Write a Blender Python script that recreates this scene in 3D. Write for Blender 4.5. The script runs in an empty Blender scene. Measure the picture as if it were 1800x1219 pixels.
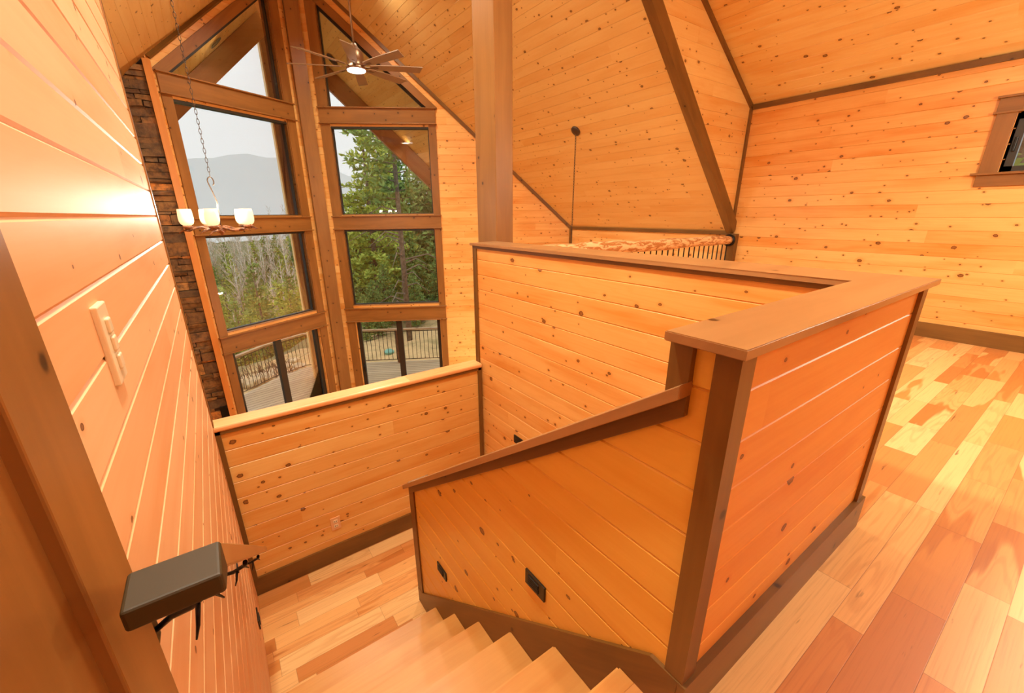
import bpy, bmesh, math, random
from mathutils import Vector, Matrix
random.seed(7)
C = bpy.context.scene.collection
PI = math.pi

# ------------------------------------------------------------------ camera
FPX, PCX, PCY = 727.8, 883.4, 622.0
PITCH, YAW, ROLL, HC = -0.3282, 0.6014, -0.0112, 1.3036
cam = bpy.data.cameras.new('camera')
camo = bpy.data.objects.new('camera', cam)
C.objects.link(camo)
cam.sensor_width = 36.0
cam.sensor_fit = 'HORIZONTAL'
cam.lens = FPX / 1800 * 36.0
cam.shift_x = (900 - PCX) / 1800
cam.shift_y = (PCY - 609.5) / 1800
cam.clip_start = 0.02
cam.clip_end = 6000
fw = Vector((math.sin(YAW) * math.cos(PITCH), math.cos(YAW) * math.cos(PITCH), math.sin(PITCH)))
rt = Vector((math.cos(YAW), -math.sin(YAW), 0))
up = rt.cross(fw)
r2 = rt * math.cos(ROLL) + up * math.sin(ROLL)
u2 = up * math.cos(ROLL) - rt * math.sin(ROLL)
camo.matrix_world = Matrix(((r2.x, u2.x, -fw.x, 0), (r2.y, u2.y, -fw.y, 0), (r2.z, u2.z, -fw.z, HC), (0, 0, 0, 1)))
bpy.context.scene.camera = camo
vs = bpy.context.scene.view_settings
vs.view_transform = 'Standard'
vs.look = 'None'
vs.exposure = -0.15
vs.gamma = 1.0
vs.use_curve_mapping = False

# ------------------------------------------------------------------ world: bright even overcast sky
w = bpy.data.worlds.new('overcast_sky')
bpy.context.scene.world = w
w.use_nodes = True
wn = w.node_tree
bgn = wn.nodes['Background']
tc_ = wn.nodes.new('ShaderNodeTexCoord')
sp_ = wn.nodes.new('ShaderNodeSeparateXYZ')
rp_ = wn.nodes.new('ShaderNodeValToRGB')
wn.links.new(tc_.outputs['Generated'], sp_.inputs[0])
wn.links.new(sp_.outputs['Z'], rp_.inputs[0])
rp_.color_ramp.elements[0].position = 0.0
rp_.color_ramp.elements[0].color = (0.80, 0.87, 0.88, 1)
rp_.color_ramp.elements[1].position = 0.5
rp_.color_ramp.elements[1].color = (0.88, 0.90, 0.90, 1)
wn.links.new(rp_.outputs[0], bgn.inputs['Color'])
bgn.inputs['Strength'].default_value = 1.9

# ------------------------------------------------------------------ key dimensions (metres, loft floor z = 0)
ZL = -1.378            # stair landing
ZG = -2.86             # great room floor
ZD = -2.90             # outdoor deck
XR = 1.860             # ridge line x
ZR = 5.3207            # ridge height
MS = 1.0098            # main roof slope
XW = 6.122             # right wall
XLW = -0.195           # left wall of the stair
YC = 3.17              # edge of the loft
ZE = 1.0168            # great room eave height
ZE2 = 2.5739           # loft eave height
M2 = (ZR - ZE2) / (XW - XR)
APEX = Vector((1.860, 8.795, 0))
PHI = 0.5061
RISE, RUN, YN0 = 0.22967, 0.2825, 1.9497
XGL = -2.42            # left wall of the great room

WARM = (1.0, 0.985, 0.80)

def light(name, kind, loc, energy, color=WARM, size=0.15, target=None, spot=None, blend=0.6, shape='DISK'):
    l = bpy.data.lights.new(name, kind)
    l.energy = energy
    l.color = color
    if kind == 'AREA':
        l.shape = shape
        l.size = size
    else:
        l.shadow_soft_size = size
    if kind == 'SPOT':
        l.spot_size = spot or math.radians(120)
        l.spot_blend = blend
    o = bpy.data.objects.new(name, l)
    C.objects.link(o)
    o.location = loc
    if target is not None:
        d = Vector(target) - Vector(loc)
        o.rotation_euler = d.to_track_quat('-Z', 'Y').to_euler()
    return o

# ================================================================== materials
def newmat(name):
    m = bpy.data.materials.new(name)
    m.use_nodes = True
    nt = m.node_tree
    b = nt.nodes['Principled BSDF']
    return m, nt, b

class NT:
    """small node-tree writer"""
    def __init__(s, nt): s.nt = nt
    def n(s, t, **kw):
        x = s.nt.nodes.new(t)
        for k, v in kw.items():
            setattr(x, k, v)
        return x
    def l(s, a, b): s.nt.links.new(a, b)
    def put(s, sock, v):
        if v is None: return
        if hasattr(v, 'is_linked') or isinstance(v, bpy.types.NodeSocket): s.l(v, sock)
        else: sock.default_value = v
    def m(s, op, a, b=None, c=None, clamp=False):
        x = s.n('ShaderNodeMath', operation=op)
        x.use_clamp = clamp
        s.put(x.inputs[0], a)
        if b is not None: s.put(x.inputs[1], b)
        if c is not None: s.put(x.inputs[2], c)
        return x.outputs[0]
    def xyz(s, a, b, c):
        x = s.n('ShaderNodeCombineXYZ')
        s.put(x.inputs[0], a); s.put(x.inputs[1], b); s.put(x.inputs[2], c)
        return x.outputs[0]
    def noise(s, vec, scale, detail=3, rough=0.5, dist=0.0):
        x = s.n('ShaderNodeTexNoise')
        s.l(vec, x.inputs['Vector'])
        x.inputs['Scale'].default_value = scale
        x.inputs['Detail'].default_value = detail
        x.inputs['Roughness'].default_value = rough
        x.inputs['Distortion'].default_value = dist
        return x.outputs['Fac']
    def white(s, v):
        x = s.n('ShaderNodeTexWhiteNoise', noise_dimensions='1D')
        s.put(x.inputs['W'], v)
        return x
    def ss(s, v, a, b, ta=0.0, tb=1.0):
        x = s.n('ShaderNodeMapRange', interpolation_type='SMOOTHSTEP')
        s.put(x.inputs[0], v)
        x.inputs[1].default_value = a; x.inputs[2].default_value = b
        x.inputs[3].default_value = ta; x.inputs[4].default_value = tb
        return x.outputs[0]
    def mix(s, f, a, b, mode='MIX'):
        x = s.n('ShaderNodeMix', data_type='RGBA', blend_type=mode)
        s.put(x.inputs['Factor'], f)
        s.put(x.inputs['A'], a if not isinstance(a, tuple) else (*a, 1))
        s.put(x.inputs['B'], b if not isinstance(b, tuple) else (*b, 1))
        return x.outputs['Result']
    def ramp(s, f, stops):
        x = s.n('ShaderNodeValToRGB')
        s.put(x.inputs[0], f)
        cr = x.color_ramp
        while len(cr.elements) < len(stops): cr.elements.new(0.5)
        for e, (p, c) in zip(cr.elements, stops):
            e.position = p; e.color = (*c, 1)
        return x.outputs[0]

def srgb(r, g, b):
    f = lambda c: (c / 255 / 12.92) if c / 255 <= 0.04045 else ((c / 255 + 0.055) / 1.055) ** 2.4
    return (f(r), f(g), f(b))

def pine(name, pale, deep, off=0.0, bw=0.123, knots=0.5, rough=0.33, seed=0.0, plen=5.3, grain=0.5, knotcol=(0.10, 0.024, 0.006), coat=0.0):
    """tongue and groove pine, u along the board, v across (metres)"""
    m, nt, b = newmat(name)
    t = NT(nt)
    uv = t.n('ShaderNodeUVMap')
    sp = t.n('ShaderNodeSeparateXYZ')
    t.l(uv.outputs[0], sp.inputs[0])
    u, v = sp.outputs[0], sp.outputs[1]
    vr = t.m('DIVIDE', t.m('SUBTRACT', v, off), bw)
    row = t.m('FLOOR', vr)
    r1 = t.white(t.m('ADD', row, 11.3 + seed)).outputs['Value']
    up_ = t.m('ADD', u, t.m('MULTIPLY', r1, 9.0))
    piece = t.m('FLOOR', t.m('DIVIDE', up_, plen))
    bid = t.m('ADD', t.m('MULTIPLY', row, 7.31), t.m('ADD', t.m('MULTIPLY', piece, 3.77), seed))
    wn = t.white(bid)
    rnd = wn.outputs['Value']
    vofs = t.m('ADD', v, t.m('MULTIPLY', rnd, 53.0))
    # fine grain and broad cathedral figure
    g1 = t.noise(t.xyz(t.m('MULTIPLY', up_, 1.3), t.m('MULTIPLY', vofs, 90.0), rnd), 1.0, 4, 0.6)
    wob = t.noise(t.xyz(t.m('MULTIPLY', up_, 0.9), t.m('MULTIPLY', vofs, 6.0), rnd), 1.0, 3, 0.5)
    rings = t.m('SINE', t.m('MULTIPLY', wob, 60.0))
    rings = t.ss(rings, -0.2, 1.0)
    blotch = t.noise(t.xyz(t.m('MULTIPLY', up_, 1.1), t.m('MULTIPLY', vofs, 7.0), 3.0), 1.0, 2, 0.5)
    f = t.m('ADD', t.m('MULTIPLY', rnd, 0.55), t.m('MULTIPLY', t.ss(blotch, 0.42, 0.72), 0.45))
    f = t.m('ADD', f, t.m('MULTIPLY', t.m('SUBTRACT', g1, 0.5), grain * 0.9))
    f = t.m('ADD', f, t.m('MULTIPLY', rings, grain * 0.16), clamp=True)
    col = t.mix(f, pale, deep)
    # knots: three sizes
    kj = t.noise(t.xyz(t.m('MULTIPLY', up_, 70.0), t.m('MULTIPLY', vofs, 70.0), 0.0), 1.0, 2)
    def knotset(scale, thr, rmin, rmax, sd):
        vor = t.n('ShaderNodeTexVoronoi', voronoi_dimensions='2D', feature='F1')
        t.l(t.xyz(t.m('MULTIPLY', up_, 0.75), t.m('ADD', t.m('MULTIPLY', rnd, 37.0), v), 0), vor.inputs['Vector'])
        vor.inputs['Scale'].default_value = scale
        cs = t.n('ShaderNodeSeparateXYZ')
        t.l(vor.outputs['Color'], cs.inputs[0])
        sel = t.m('GREATER_THAN', cs.outputs[0], thr)
        r = t.m('ADD', t.m('MULTIPLY', cs.outputs[1], (rmax - rmin) * scale), rmin * scale)
        q = t.m('DIVIDE', vor.outputs['Distance'], r)
        q = t.m('ADD', q, t.m('MULTIPLY', t.m('SUBTRACT', kj, 0.5), 0.9))
        core = t.m('MULTIPLY', t.ss(q, 1.15, 0.7), sel)
        halo = t.m('MULTIPLY', t.ss(q, 3.4, 0.9), sel)
        ring = t.m('MULTIPLY', t.m('MULTIPLY', t.ss(q, 0.55, 0.85), t.ss(q, 1.15, 0.95)), sel)
        return core, halo, ring
    c1, h1, g_1 = knotset(5.0, 1 - 0.62 * knots, 0.006, 0.0165, 0)
    c2, h2, g_2 = knotset(11.0, 1 - 0.34 * knots, 0.003, 0.0075, 1)
    halo = t.m('MAXIMUM', h1, h2)
    col = t.mix(t.m('MULTIPLY', halo, 0.55), col, deep)
    kn = t.mix(0.72, deep, knotcol)
    col = t.mix(t.m('MULTIPLY', t.m('MAXIMUM', c1, c2), 0.95), col, kn)
    col = t.mix(t.m('MULTIPLY', t.m('MAXIMUM', g_1, t.m('MULTIPLY', g_2, 0.9)), 0.85), col, knotcol)
    t.l(col, b.inputs['Base Color'])
    b.inputs['Roughness'].default_value = rough
    b.inputs['Specular IOR Level'].default_value = 0.4
    if coat:
        b.inputs['Coat Weight'].default_value = coat
        b.inputs['Coat Roughness'].default_value = 0.38
    return m

def stained(name, c0, c1, knotcol=(0.03, 0.010, 0.003), rough=0.38, seed=0.0, knots=0.35, coat=0.0):
    """stained alder trim, u along the length"""
    m, nt, b = newmat(name)
    t = NT(nt)
    uv = t.n('ShaderNodeUVMap')
    oi = t.n('ShaderNodeObjectInfo')
    sp = t.n('ShaderNodeSeparateXYZ')
    t.l(uv.outputs[0], sp.inputs[0])
    u = t.m('ADD', sp.outputs[0], t.m('MULTIPLY', oi.outputs['Random'], 31.0))
    v = t.m('ADD', sp.outputs[1], seed)
    g1 = t.noise(t.xyz(t.m('MULTIPLY', u, 2.0), t.m('MULTIPLY', v, 70.0), 1.0), 1.0, 4, 0.6)
    g2 = t.noise(t.xyz(t.m('MULTIPLY', u, 1.2), t.m('MULTIPLY', v, 7.0), 5.0), 1.0, 3, 0.55, 0.6)
    f = t.m('ADD', t.m('MULTIPLY', g1, 0.45), t.m('MULTIPLY', t.ss(g2, 0.3, 0.7), 0.55))
    col = t.mix(f, c0, c1)
    vor = t.n('ShaderNodeTexVoronoi', voronoi_dimensions='2D', feature='F1')
    t.l(t.xyz(u, v, 0), vor.inputs['Vector'])
    vor.inputs['Scale'].default_value = 4.0
    cs = t.n('ShaderNodeSeparateXYZ')
    t.l(vor.outputs['Color'], cs.inputs[0])
    sel = t.m('GREATER_THAN', cs.outputs[0], 1 - knots)
    jit = t.noise(t.xyz(t.m('MULTIPLY', u, 30.0), t.m('MULTIPLY', v, 30.0), 2.0), 1.0, 2)
    q = t.m('ADD', vor.outputs['Distance'], t.m('MULTIPLY', t.m('SUBTRACT', jit, 0.5), 0.06))
    core = t.m('MULTIPLY', t.ss(q, 0.07, 0.02), sel)
    halo = t.m('MULTIPLY', t.ss(q, 0.22, 0.04), sel)
    col = t.mix(t.m('MULTIPLY', halo, 0.45), col, c0)
    col = t.mix(t.m('MULTIPLY', core, 0.9), col, knotcol)
    t.l(col, b.inputs['Base Color'])
    b.inputs['Roughness'].default_value = rough
    b.inputs['Specular IOR Level'].default_value = 0.4
    if coat:
        b.inputs['Coat Weight'].default_value = coat
        b.inputs['Coat Roughness'].default_value = 0.15
    return m

def hickory(name, off=0.0, bw=0.115, seed=0.0, rough=0.30):
    """random length character hickory planks, u along the plank"""
    m, nt, b = newmat(name)
    t = NT(nt)
    uv = t.n('ShaderNodeUVMap')
    sp = t.n('ShaderNodeSeparateXYZ')
    t.l(uv.outputs[0], sp.inputs[0])
    u, v = sp.outputs[0], sp.outputs[1]
    vr = t.m('DIVIDE', t.m('SUBTRACT', v, off), bw * 3)
    q3 = t.m('FRACT', vr)
    s1 = t.m('GREATER_THAN', q3, 0.25); s2 = t.m('GREATER_THAN', q3, 0.58)
    row = t.m('ADD', t.m('MULTIPLY', t.m('FLOOR', vr), 3.0), t.m('ADD', s1, s2))
    # distance to the nearest long joint of planks in three widths
    def dj(c): return t.m('ABSOLUTE', t.m('SUBTRACT', q3, c))
    fr = t.m('MULTIPLY', t.m('MINIMUM', t.m('MINIMUM', dj(0.0), dj(0.25)), t.m('MINIMUM', dj(0.58), dj(1.0))), 3.0)
    wr = t.white(t.m('ADD', row, 3.7 + seed))
    ln = t.m('ADD', t.m('MULTIPLY', wr.outputs['Value'], 0.55), 0.45)
    wr2 = t.white(t.m('ADD', row, 91.1 + seed)).outputs['Value']
    ur = t.m('DIVIDE', t.m('ADD', u, t.m('MULTIPLY', wr2, 7.0)), ln)
    piece = t.m('FLOOR', ur)
    fu = t.m('FRACT', ur)
    bid = t.m('ADD', t.m('MULTIPLY', row, 5.137), t.m('ADD', t.m('MULTIPLY', piece, 2.771), seed))
    wn = t.white(bid)
    rnd = wn.outputs['Value']
    rnd2 = t.white(t.m('ADD', bid, 40.4)).outputs['Value']
    rnd3 = t.white(t.m('ADD', bid, 77.7)).outputs['Value']
    P = t.xyz(t.m('MULTIPLY', u, 1.0), t.m('ADD', v, t.m('MULTIPLY', rnd, 19.0)), t.m('MULTIPLY', rnd2, 9.0))
    Ps = t.xyz(t.m('MULTIPLY', u, 1.1), t.m('MULTIPLY', t.m('ADD', v, t.m('MULTIPLY', rnd, 19.0)), 11.0), t.m('MULTIPLY', rnd2, 9.0))
    fine = t.noise(t.xyz(t.m('MULTIPLY', u, 3.0), t.m('MULTIPLY', t.m('ADD', v, rnd), 120.0), rnd), 1.0, 4, 0.65)
    base = t.ramp(rnd, [(0.0, srgb(240, 196, 132)), (0.35, srgb(234, 180, 112)), (0.62, srgb(226, 162, 94)), (0.82, srgb(214, 142, 76)), (1.0, srgb(196, 122, 60))])
    heart = t.mix(rnd3, srgb(212, 142, 72), srgb(186, 112, 50))
    hb = t.noise(Ps, 0.8, 2, 0.5, 0.15)
    hmask = t.m('MULTIPLY', t.ss(hb, 0.50, 0.54), t.m('GREATER_THAN', rnd2, 0.45))
    # cathedral rings
    wob = t.noise(Ps, 0.8, 2, 0.4, 0.1)
    rg = t.ss(t.m('SINE', t.m('MULTIPLY', wob, 70.0)), 0.1, 1.0)
    col = t.mix(hmask, base, heart)
    col = t.mix(t.m('MULTIPLY', rg, t.m('MULTIPLY', t.m('GREATER_THAN', rnd3, 0.5), 0.22)), col, srgb(186, 106, 48))
    col = t.mix(t.ss(fine, 0.45, 0.85, 0.0, 0.35), col, srgb(150, 82, 42))
    # mineral streaks and knots
    st = t.noise(t.xyz(t.m('MULTIPLY', u, 3.5), t.m('MULTIPLY', t.m('ADD', v, t.m('MULTIPLY', rnd, 31.0)), 34.0), rnd3), 1.0, 3, 0.6, 0.5)
    col = t.mix(t.m('MULTIPLY', t.ss(st, 0.66, 0.76), 0.75), col, srgb(96, 50, 24))
    # hairline joints
    edge = fr
    eu = t.m('MULTIPLY', t.m('MINIMUM', fu, t.m('SUBTRACT', 1.0, fu)), ln)
    ev = t.m('MULTIPLY', edge, bw)
    jn = t.ss(t.m('MINIMUM', eu, ev), 0.0016, 0.0004)
    col = t.mix(t.m('MULTIPLY', jn, 0.55), col, srgb(120, 62, 28))
    t.l(col, b.inputs['Base Color'])
    b.inputs['Roughness'].default_value = rough
    bp = t.n('ShaderNodeBump')
    bp.inputs['Strength'].default_value = 0.15
    bp.inputs['Distance'].default_value = 0.002
    t.l(t.m('SUBTRACT', 1.0, jn), bp.inputs['Height'])
    t.l(bp.outputs[0], b.inputs['Normal'])
    return m

def plain(name, col, rough=0.5, metal=0.0, noise=0.0, nscale=20.0, emit=None, estr=0.0, bump=0.0, col2=None, coords='Object'):
    m, nt, b = newmat(name)
    t = NT(nt)
    b.inputs['Roughness'].default_value = rough
    b.inputs['Metallic'].default_value = metal
    if noise or bump or col2:
        tc = t.n('ShaderNodeTexCoord')
        nz = t.noise(tc.outputs[coords], nscale, 4, 0.6)
        c2 = col2 or tuple(max(0, c * (1 - noise)) for c in col)
        t.l(t.mix(t.ss(nz, 0.3, 0.7), col, c2), b.inputs['Base Color'])
        if bump:
            bp = t.n('ShaderNodeBump')
            bp.inputs['Strength'].default_value = bump
            bp.inputs['Distance'].default_value = 0.01
            t.l(nz, bp.inputs['Height'])
            t.l(bp.outputs[0], b.inputs['Normal'])
    else:
        b.inputs['Base Color'].default_value = (*col, 1)
    if emit:
        b.inputs['Emission Color'].default_value = (*emit, 1)
        b.inputs['Emission Strength'].default_value = estr
    return m

def glassmat(name, tint=(0.93, 0.96, 0.95)):
    m = bpy.data.materials.new(name)
    m.use_nodes = True
    nt = m.node_tree
    nt.nodes.remove(nt.nodes['Principled BSDF'])
    t = NT(nt)
    tr = t.n('ShaderNodeBsdfTransparent'); tr.inputs[0].default_value = (*tint, 1)
    gl = t.n('ShaderNodeBsdfGlossy'); gl.inputs['Roughness'].default_value = 0.01
    fr = t.n('ShaderNodeFresnel'); fr.inputs[0].default_value = 1.5
    mx = t.n('ShaderNodeMixShader')
    t.l(fr.outputs[0], mx.inputs[0]); t.l(tr.outputs[0], mx.inputs[1]); t.l(gl.outputs[0], mx.inputs[2])
    t.l(mx.outputs[0], nt.nodes['Material Output'].inputs[0])
    return m

PALE = srgb(244, 190, 114); DEEP = srgb(224, 144, 62)
PALE2 = srgb(236, 170, 84); DEEP2 = srgb(218, 132, 50)
M = {}
M['wall_r'] = pine('pine_right_wall', PALE, DEEP, off=1.083, bw=0.1265, knots=0.75, seed=1)
M['wall_gable'] = pine('pine_gable', PALE, DEEP, off=1.840, bw=0.125, knots=0.75, seed=2)
M['wall_left'] = pine('pine_left_wall', srgb(240, 190, 140), srgb(228, 158, 100), off=1.305, bw=0.1245, knots=0.22, seed=3, rough=0.48, grain=0.35, coat=0.0)
M['wall_back'] = pine('pine_stairwell', PALE, DEEP, off=0.8135, bw=0.1232, knots=0.62, seed=4)
M['wall_near'] = pine('pine_near', PALE2, DEEP2, off=0.8285, bw=0.1220, knots=0.34, seed=5, rough=0.45)
M['wall_stair'] = pine('pine_stair', srgb(242, 192, 92), srgb(230, 168, 68), off=0.8285, bw=0.1220, knots=0.40, seed=6)
M['wall_land'] = pine('pine_landing', srgb(242, 196, 118), srgb(224, 154, 72), off=-0.160, bw=0.1255, knots=0.62, seed=7)
M['ceil'] = pine('pine_ceiling', srgb(236, 200, 132), srgb(226, 176, 104), off=0.0, bw=0.127, knots=0.6, seed=8, rough=0.38)
M['ceil_loft'] = pine('pine_loft_ceiling', srgb(240, 206, 134), srgb(228, 168, 88), off=0.0, bw=0.127, knots=0.6, seed=9, rough=0.35)
M['cheek'] = pine('pine_cheek', srgb(240, 204, 132), srgb(226, 166, 88), off=0.02, bw=0.150, knots=0.5, seed=10)
M['soffit'] = pine('pine_soffit', srgb(244, 196, 116), srgb(232, 166, 84), off=0.0, bw=0.127, knots=0.7, seed=12, rough=0.5)
M['cap_light'] = pine('pine_cap', srgb(244, 192, 132), srgb(230, 152, 86), off=-4.0, bw=9.0, knots=0.06, seed=13, rough=0.25, grain=0.8, coat=0.3)
M['tread'] = pine('pine_tread', srgb(214, 154, 82), srgb(196, 124, 56), off=-4.0, bw=0.9, knots=0.0, seed=14, rough=0.32, grain=0.6)
M['trim'] = stained('stained_trim', srgb(100, 66, 26), srgb(136, 94, 42))
M['trim_cap'] = stained('stained_cap', srgb(150, 104, 62), srgb(178, 128, 80), knots=0.12, rough=0.30, coat=0.3)
M['timber'] = stained('stained_timber', srgb(130, 86, 42), srgb(156, 106, 54), knots=0.5, seed=3)
M['casing'] = stained('stained_casing', srgb(126, 80, 34), srgb(158, 104, 50), knots=0.4, seed=5)
M['corner_pine'] = stained('clear_corner_board', srgb(206, 128, 60), srgb(220, 148, 78), knots=0.15, seed=7)
M['ext_timber'] = stained('exterior_timber', srgb(88, 52, 34), srgb(110, 68, 46), knots=0.3, seed=9, rough=0.6)
M['rake'] = stained('rake_timber', srgb(138, 84, 44), srgb(166, 106, 60), knots=0.3, seed=11, rough=0.5)
M['floor'] = hickory('hickory_loft', off=0.145, bw=0.112, seed=2, rough=0.42)
M['floor_land'] = hickory('hickory_landing', off=2.964, bw=0.1, seed=5)
M['black'] = plain('black_metal', (0.012, 0.011, 0.010), rough=0.35, metal=0.6)
M['frame'] = plain('bronze_window_frame', (0.022, 0.016, 0.011), rough=0.4)
M['glass'] = glassmat('window_glass', (0.985, 0.99, 0.985))
M['plate_dark'] = plain('dark_bronze_plate', (0.035, 0.024, 0.012), rough=0.35, metal=0.5)
M['ivory'] = plain('ivory_plastic', srgb(238, 214, 176), rough=0.3)
M['almond'] = plain('almond_plastic', srgb(232, 176, 124), rough=0.35)
M['rust'] = plain('rusty_iron', srgb(176, 116, 78), rough=0.55, metal=0.3, col2=srgb(78, 44, 28), nscale=30.0)
M['iron'] = plain('brown_iron', srgb(86, 66, 52), rough=0.45, metal=0.5)
M['shade'] = plain('lit_frosted_glass', srgb(250, 225, 180), rough=0.4, emit=(1.0, 0.72, 0.40), estr=1.15)
M['bulb'] = plain('lamp_bulb', (1, 1, 1), emit=(1.0, 0.85, 0.6), estr=9.0)
M['fanblade'] = plain('fan_blade', srgb(150, 118, 88), rough=0.4, metal=0.1, noise=0.15, nscale=8.0)
M['nickel'] = plain('brushed_bronze', srgb(140, 110, 84), rough=0.35, metal=0.8)
M['fanlens'] = plain('lit_fan_lens', (1, 1, 1), emit=(1.0, 0.93, 0.84), estr=6.0)
M['canlens'] = plain('lit_soffit_lens', (1, 1, 1), emit=(1.0, 0.9, 0.6), estr=3.2)
M['candark'] = plain('dark_can', (0.02, 0.015, 0.01), rough=0.5)
M['label'] = plain('paper_label', srgb(200, 130, 90), rough=0.6)

def deckmat():
    m, nt, b = newmat('weathered_deck_boards')
    t = NT(nt)
    uv = t.n('ShaderNodeUVMap'); sp = t.n('ShaderNodeSeparateXYZ')
    t.l(uv.outputs[0], sp.inputs[0])
    vr = t.m('DIVIDE', sp.outputs[1], 0.14)
    row = t.m('FLOOR', vr); fr = t.m('FRACT', vr)
    rnd = t.white(row).outputs['Value']
    g = t.noise(t.xyz(t.m('MULTIPLY', sp.outputs[0], 1.5), t.m('MULTIPLY', sp.outputs[1], 40.0), rnd), 1.0, 3)
    f = t.m('ADD', t.m('MULTIPLY', rnd, 0.5), t.m('MULTIPLY', g, 0.5))
    col = t.mix(f, srgb(214, 196, 160), srgb(184, 162, 124))
    e = t.m('MINIMUM', fr, t.m('SUBTRACT', 1.0, fr))
    col = t.mix(t.ss(e, 0.10, 0.05), col, srgb(104, 84, 60))
    t.l(col, b.inputs['Base Color'])
    b.inputs['Roughness'].default_value = 0.6
    return m
M['deck'] = deckmat()

def logmat():
    m, nt, b = newmat('peeled_log')
    t = NT(nt)
    uv = t.n('ShaderNodeUVMap'); sp = t.n('ShaderNodeSeparateXYZ')
    t.l(uv.outputs[0], sp.inputs[0])
    v1 = t.xyz(t.m('MULTIPLY', sp.outputs[0], 7.0), t.m('MULTIPLY', sp.outputs[1], 24.0), 0.0)
    n1 = t.noise(v1, 1.0, 4, 0.65, 1.2)
    col = t.mix(t.ss(n1, 0.47, 0.56), srgb(244, 196, 140), srgb(186, 118, 60))
    t.l(col, b.inputs['Base Color'])
    b.inputs['Roughness'].default_value = 0.4
    bp = t.n('ShaderNodeBump'); bp.inputs['Strength'].default_value = 0.5; bp.inputs['Distance'].default_value = 0.01
    t.l(n1, bp.inputs['Height']); t.l(bp.outputs[0], b.inputs['Normal'])
    return m
M['log'] = logmat()

def stonemat():
    m, nt, b = newmat('ledgestone')
    t = NT(nt)
    g = t.n('ShaderNodeNewGeometry')
    tc = t.n('ShaderNodeTexCoord')
    base = t.ramp(g.outputs['Random Per Island'], [(0.0, srgb(138, 96, 52)), (0.25, srgb(104, 78, 46)), (0.5, srgb(160, 112, 56)), (0.68, srgb(92, 70, 44)), (0.84, srgb(186, 132, 68)), (0.93, srgb(206, 124, 44)), (1.0, srgb(124, 98, 62))])
    n1 = t.noise(tc.outputs['Object'], 14.0, 5, 0.65)
    n2 = t.noise(tc.outputs['Object'], 3.0, 3, 0.6)
    col = t.mix(t.ss(n1, 0.35, 0.75), base, srgb(70, 48, 30))
    col = t.mix(t.ss(n2, 0.55, 0.75, 0.0, 0.5), col, srgb(176, 112, 60))
    t.l(col, b.inputs['Base Color'])
    b.inputs['Roughness'].default_value = 0.7
    bp = t.n('ShaderNodeBump'); bp.inputs['Strength'].default_value = 0.7; bp.inputs['Distance'].default_value = 0.015
    t.l(n1, bp.inputs['Height']); t.l(bp.outputs[0], b.inputs['Normal'])
    return m
M['stone'] = stonemat()
M['mortar'] = plain('mortar', srgb(60, 42, 28), rough=0.9)

# ================================================================== mesh helpers
def link(name, bm, mat, parent=None, smooth=False):
    me = bpy.data.meshes.new(name)
    bm.to_mesh(me)
    bm.free()
    if smooth:
        for p in me.polygons: p.use_smooth = True
    if isinstance(mat, (list, tuple)):
        for x in mat: me.materials.append(x)
    else:
        me.materials.append(mat)
    o = bpy.data.objects.new(name, me)
    C.objects.link(o)
    if parent is not None: o.parent = parent
    return o

def empty(name, loc=(0, 0, 0)):
    o = bpy.data.objects.new(name, None)
    C.objects.link(o)
    o.location = loc
    o.empty_display_size = 0.1
    return o

def tag(o, label=None, cat=None, group=None, kind=None):
    if label: o['label'] = label
    if cat: o['category'] = cat
    if group: o['group'] = group
    if kind: o['kind'] = kind
    return o

def struct(o):
    o['kind'] = 'structure'
    return o

def adopt(o, parent):
    """parent keeping world placement (parents are unrotated empties)"""
    o.parent = parent
    o.matrix_parent_inverse = Matrix.Translation(-Vector(parent.location))
    return o

def newbm():
    bm = bmesh.new()
    bm.loops.layers.uv.new('UVMap')
    return bm

def add_box(bm, x0, x1, y0, y1, z0, z1, mtx=None, long=None, mi=0):
    """axis box; uv u runs along its longest side"""
    d = (x1 - x0, y1 - y0, z1 - z0)
    ax = long if long is not None else max(range(3), key=lambda i: d[i])
    uvl = bm.loops.layers.uv.verify()
    vs_ = [Vector((x, y, z)) for z in (z0, z1) for y in (y0, y1) for x in (x0, x1)]
    bv = [bm.verts.new(mtx @ q if mtx else q) for q in vs_]
    faces = [(0, 2, 3, 1), (4, 5, 7, 6), (0, 1, 5, 4), (2, 6, 7, 3), (0, 4, 6, 2), (1, 3, 7, 5)]
    out = []
    for f in faces:
        fc = bm.faces.new([bv[i] for i in f])
        fc.material_index = mi
        pts = [vs_[i] for i in f]
        n = (pts[1] - pts[0]).cross(pts[2] - pts[1])
        na = max(range(3), key=lambda i: abs(n[i]))
        for lp, q in zip(fc.loops, pts):
            if na == ax:
                a, b_ = [i for i in range(3) if i != ax]
                lp[uvl].uv = (q[a] * 0.3, q[b_])
            else:
                o_ = [i for i in range(3) if i != ax and i != na][0]
                lp[uvl].uv = (q[ax], q[o_] + na * 3.3)
        out.append(fc)
    return bv

def bevel_all(bm, w, seg=2):
    bmesh.ops.bevel(bm, geom=list(bm.edges), offset=w, segments=seg, profile=0.5, affect='EDGES', clamp_overlap=True)

def box(name, x0, x1, y0, y1, z0, z1, mat, parent=None, bev=0.0, long=None):
    bm = newbm()
    add_box(bm, min(x0, x1), max(x0, x1), min(y0, y1), max(y0, y1), min(z0, z1), max(z0, z1), long=long)
    if bev: bevel_all(bm, bev)
    o = link(name, bm, mat)
    if parent is not None: adopt(o, parent)
    return o

def frame_m(o, xa, ya, za=None):
    xa = Vector(xa).normalized(); ya = Vector(ya).normalized()
    za = Vector(za).normalized() if za is not None else xa.cross(ya)
    return Matrix(((xa.x, ya.x, za.x, o[0]), (xa.y, ya.y, za.y, o[1]), (xa.z, ya.z, za.z, o[2]), (0, 0, 0, 1)))

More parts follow.
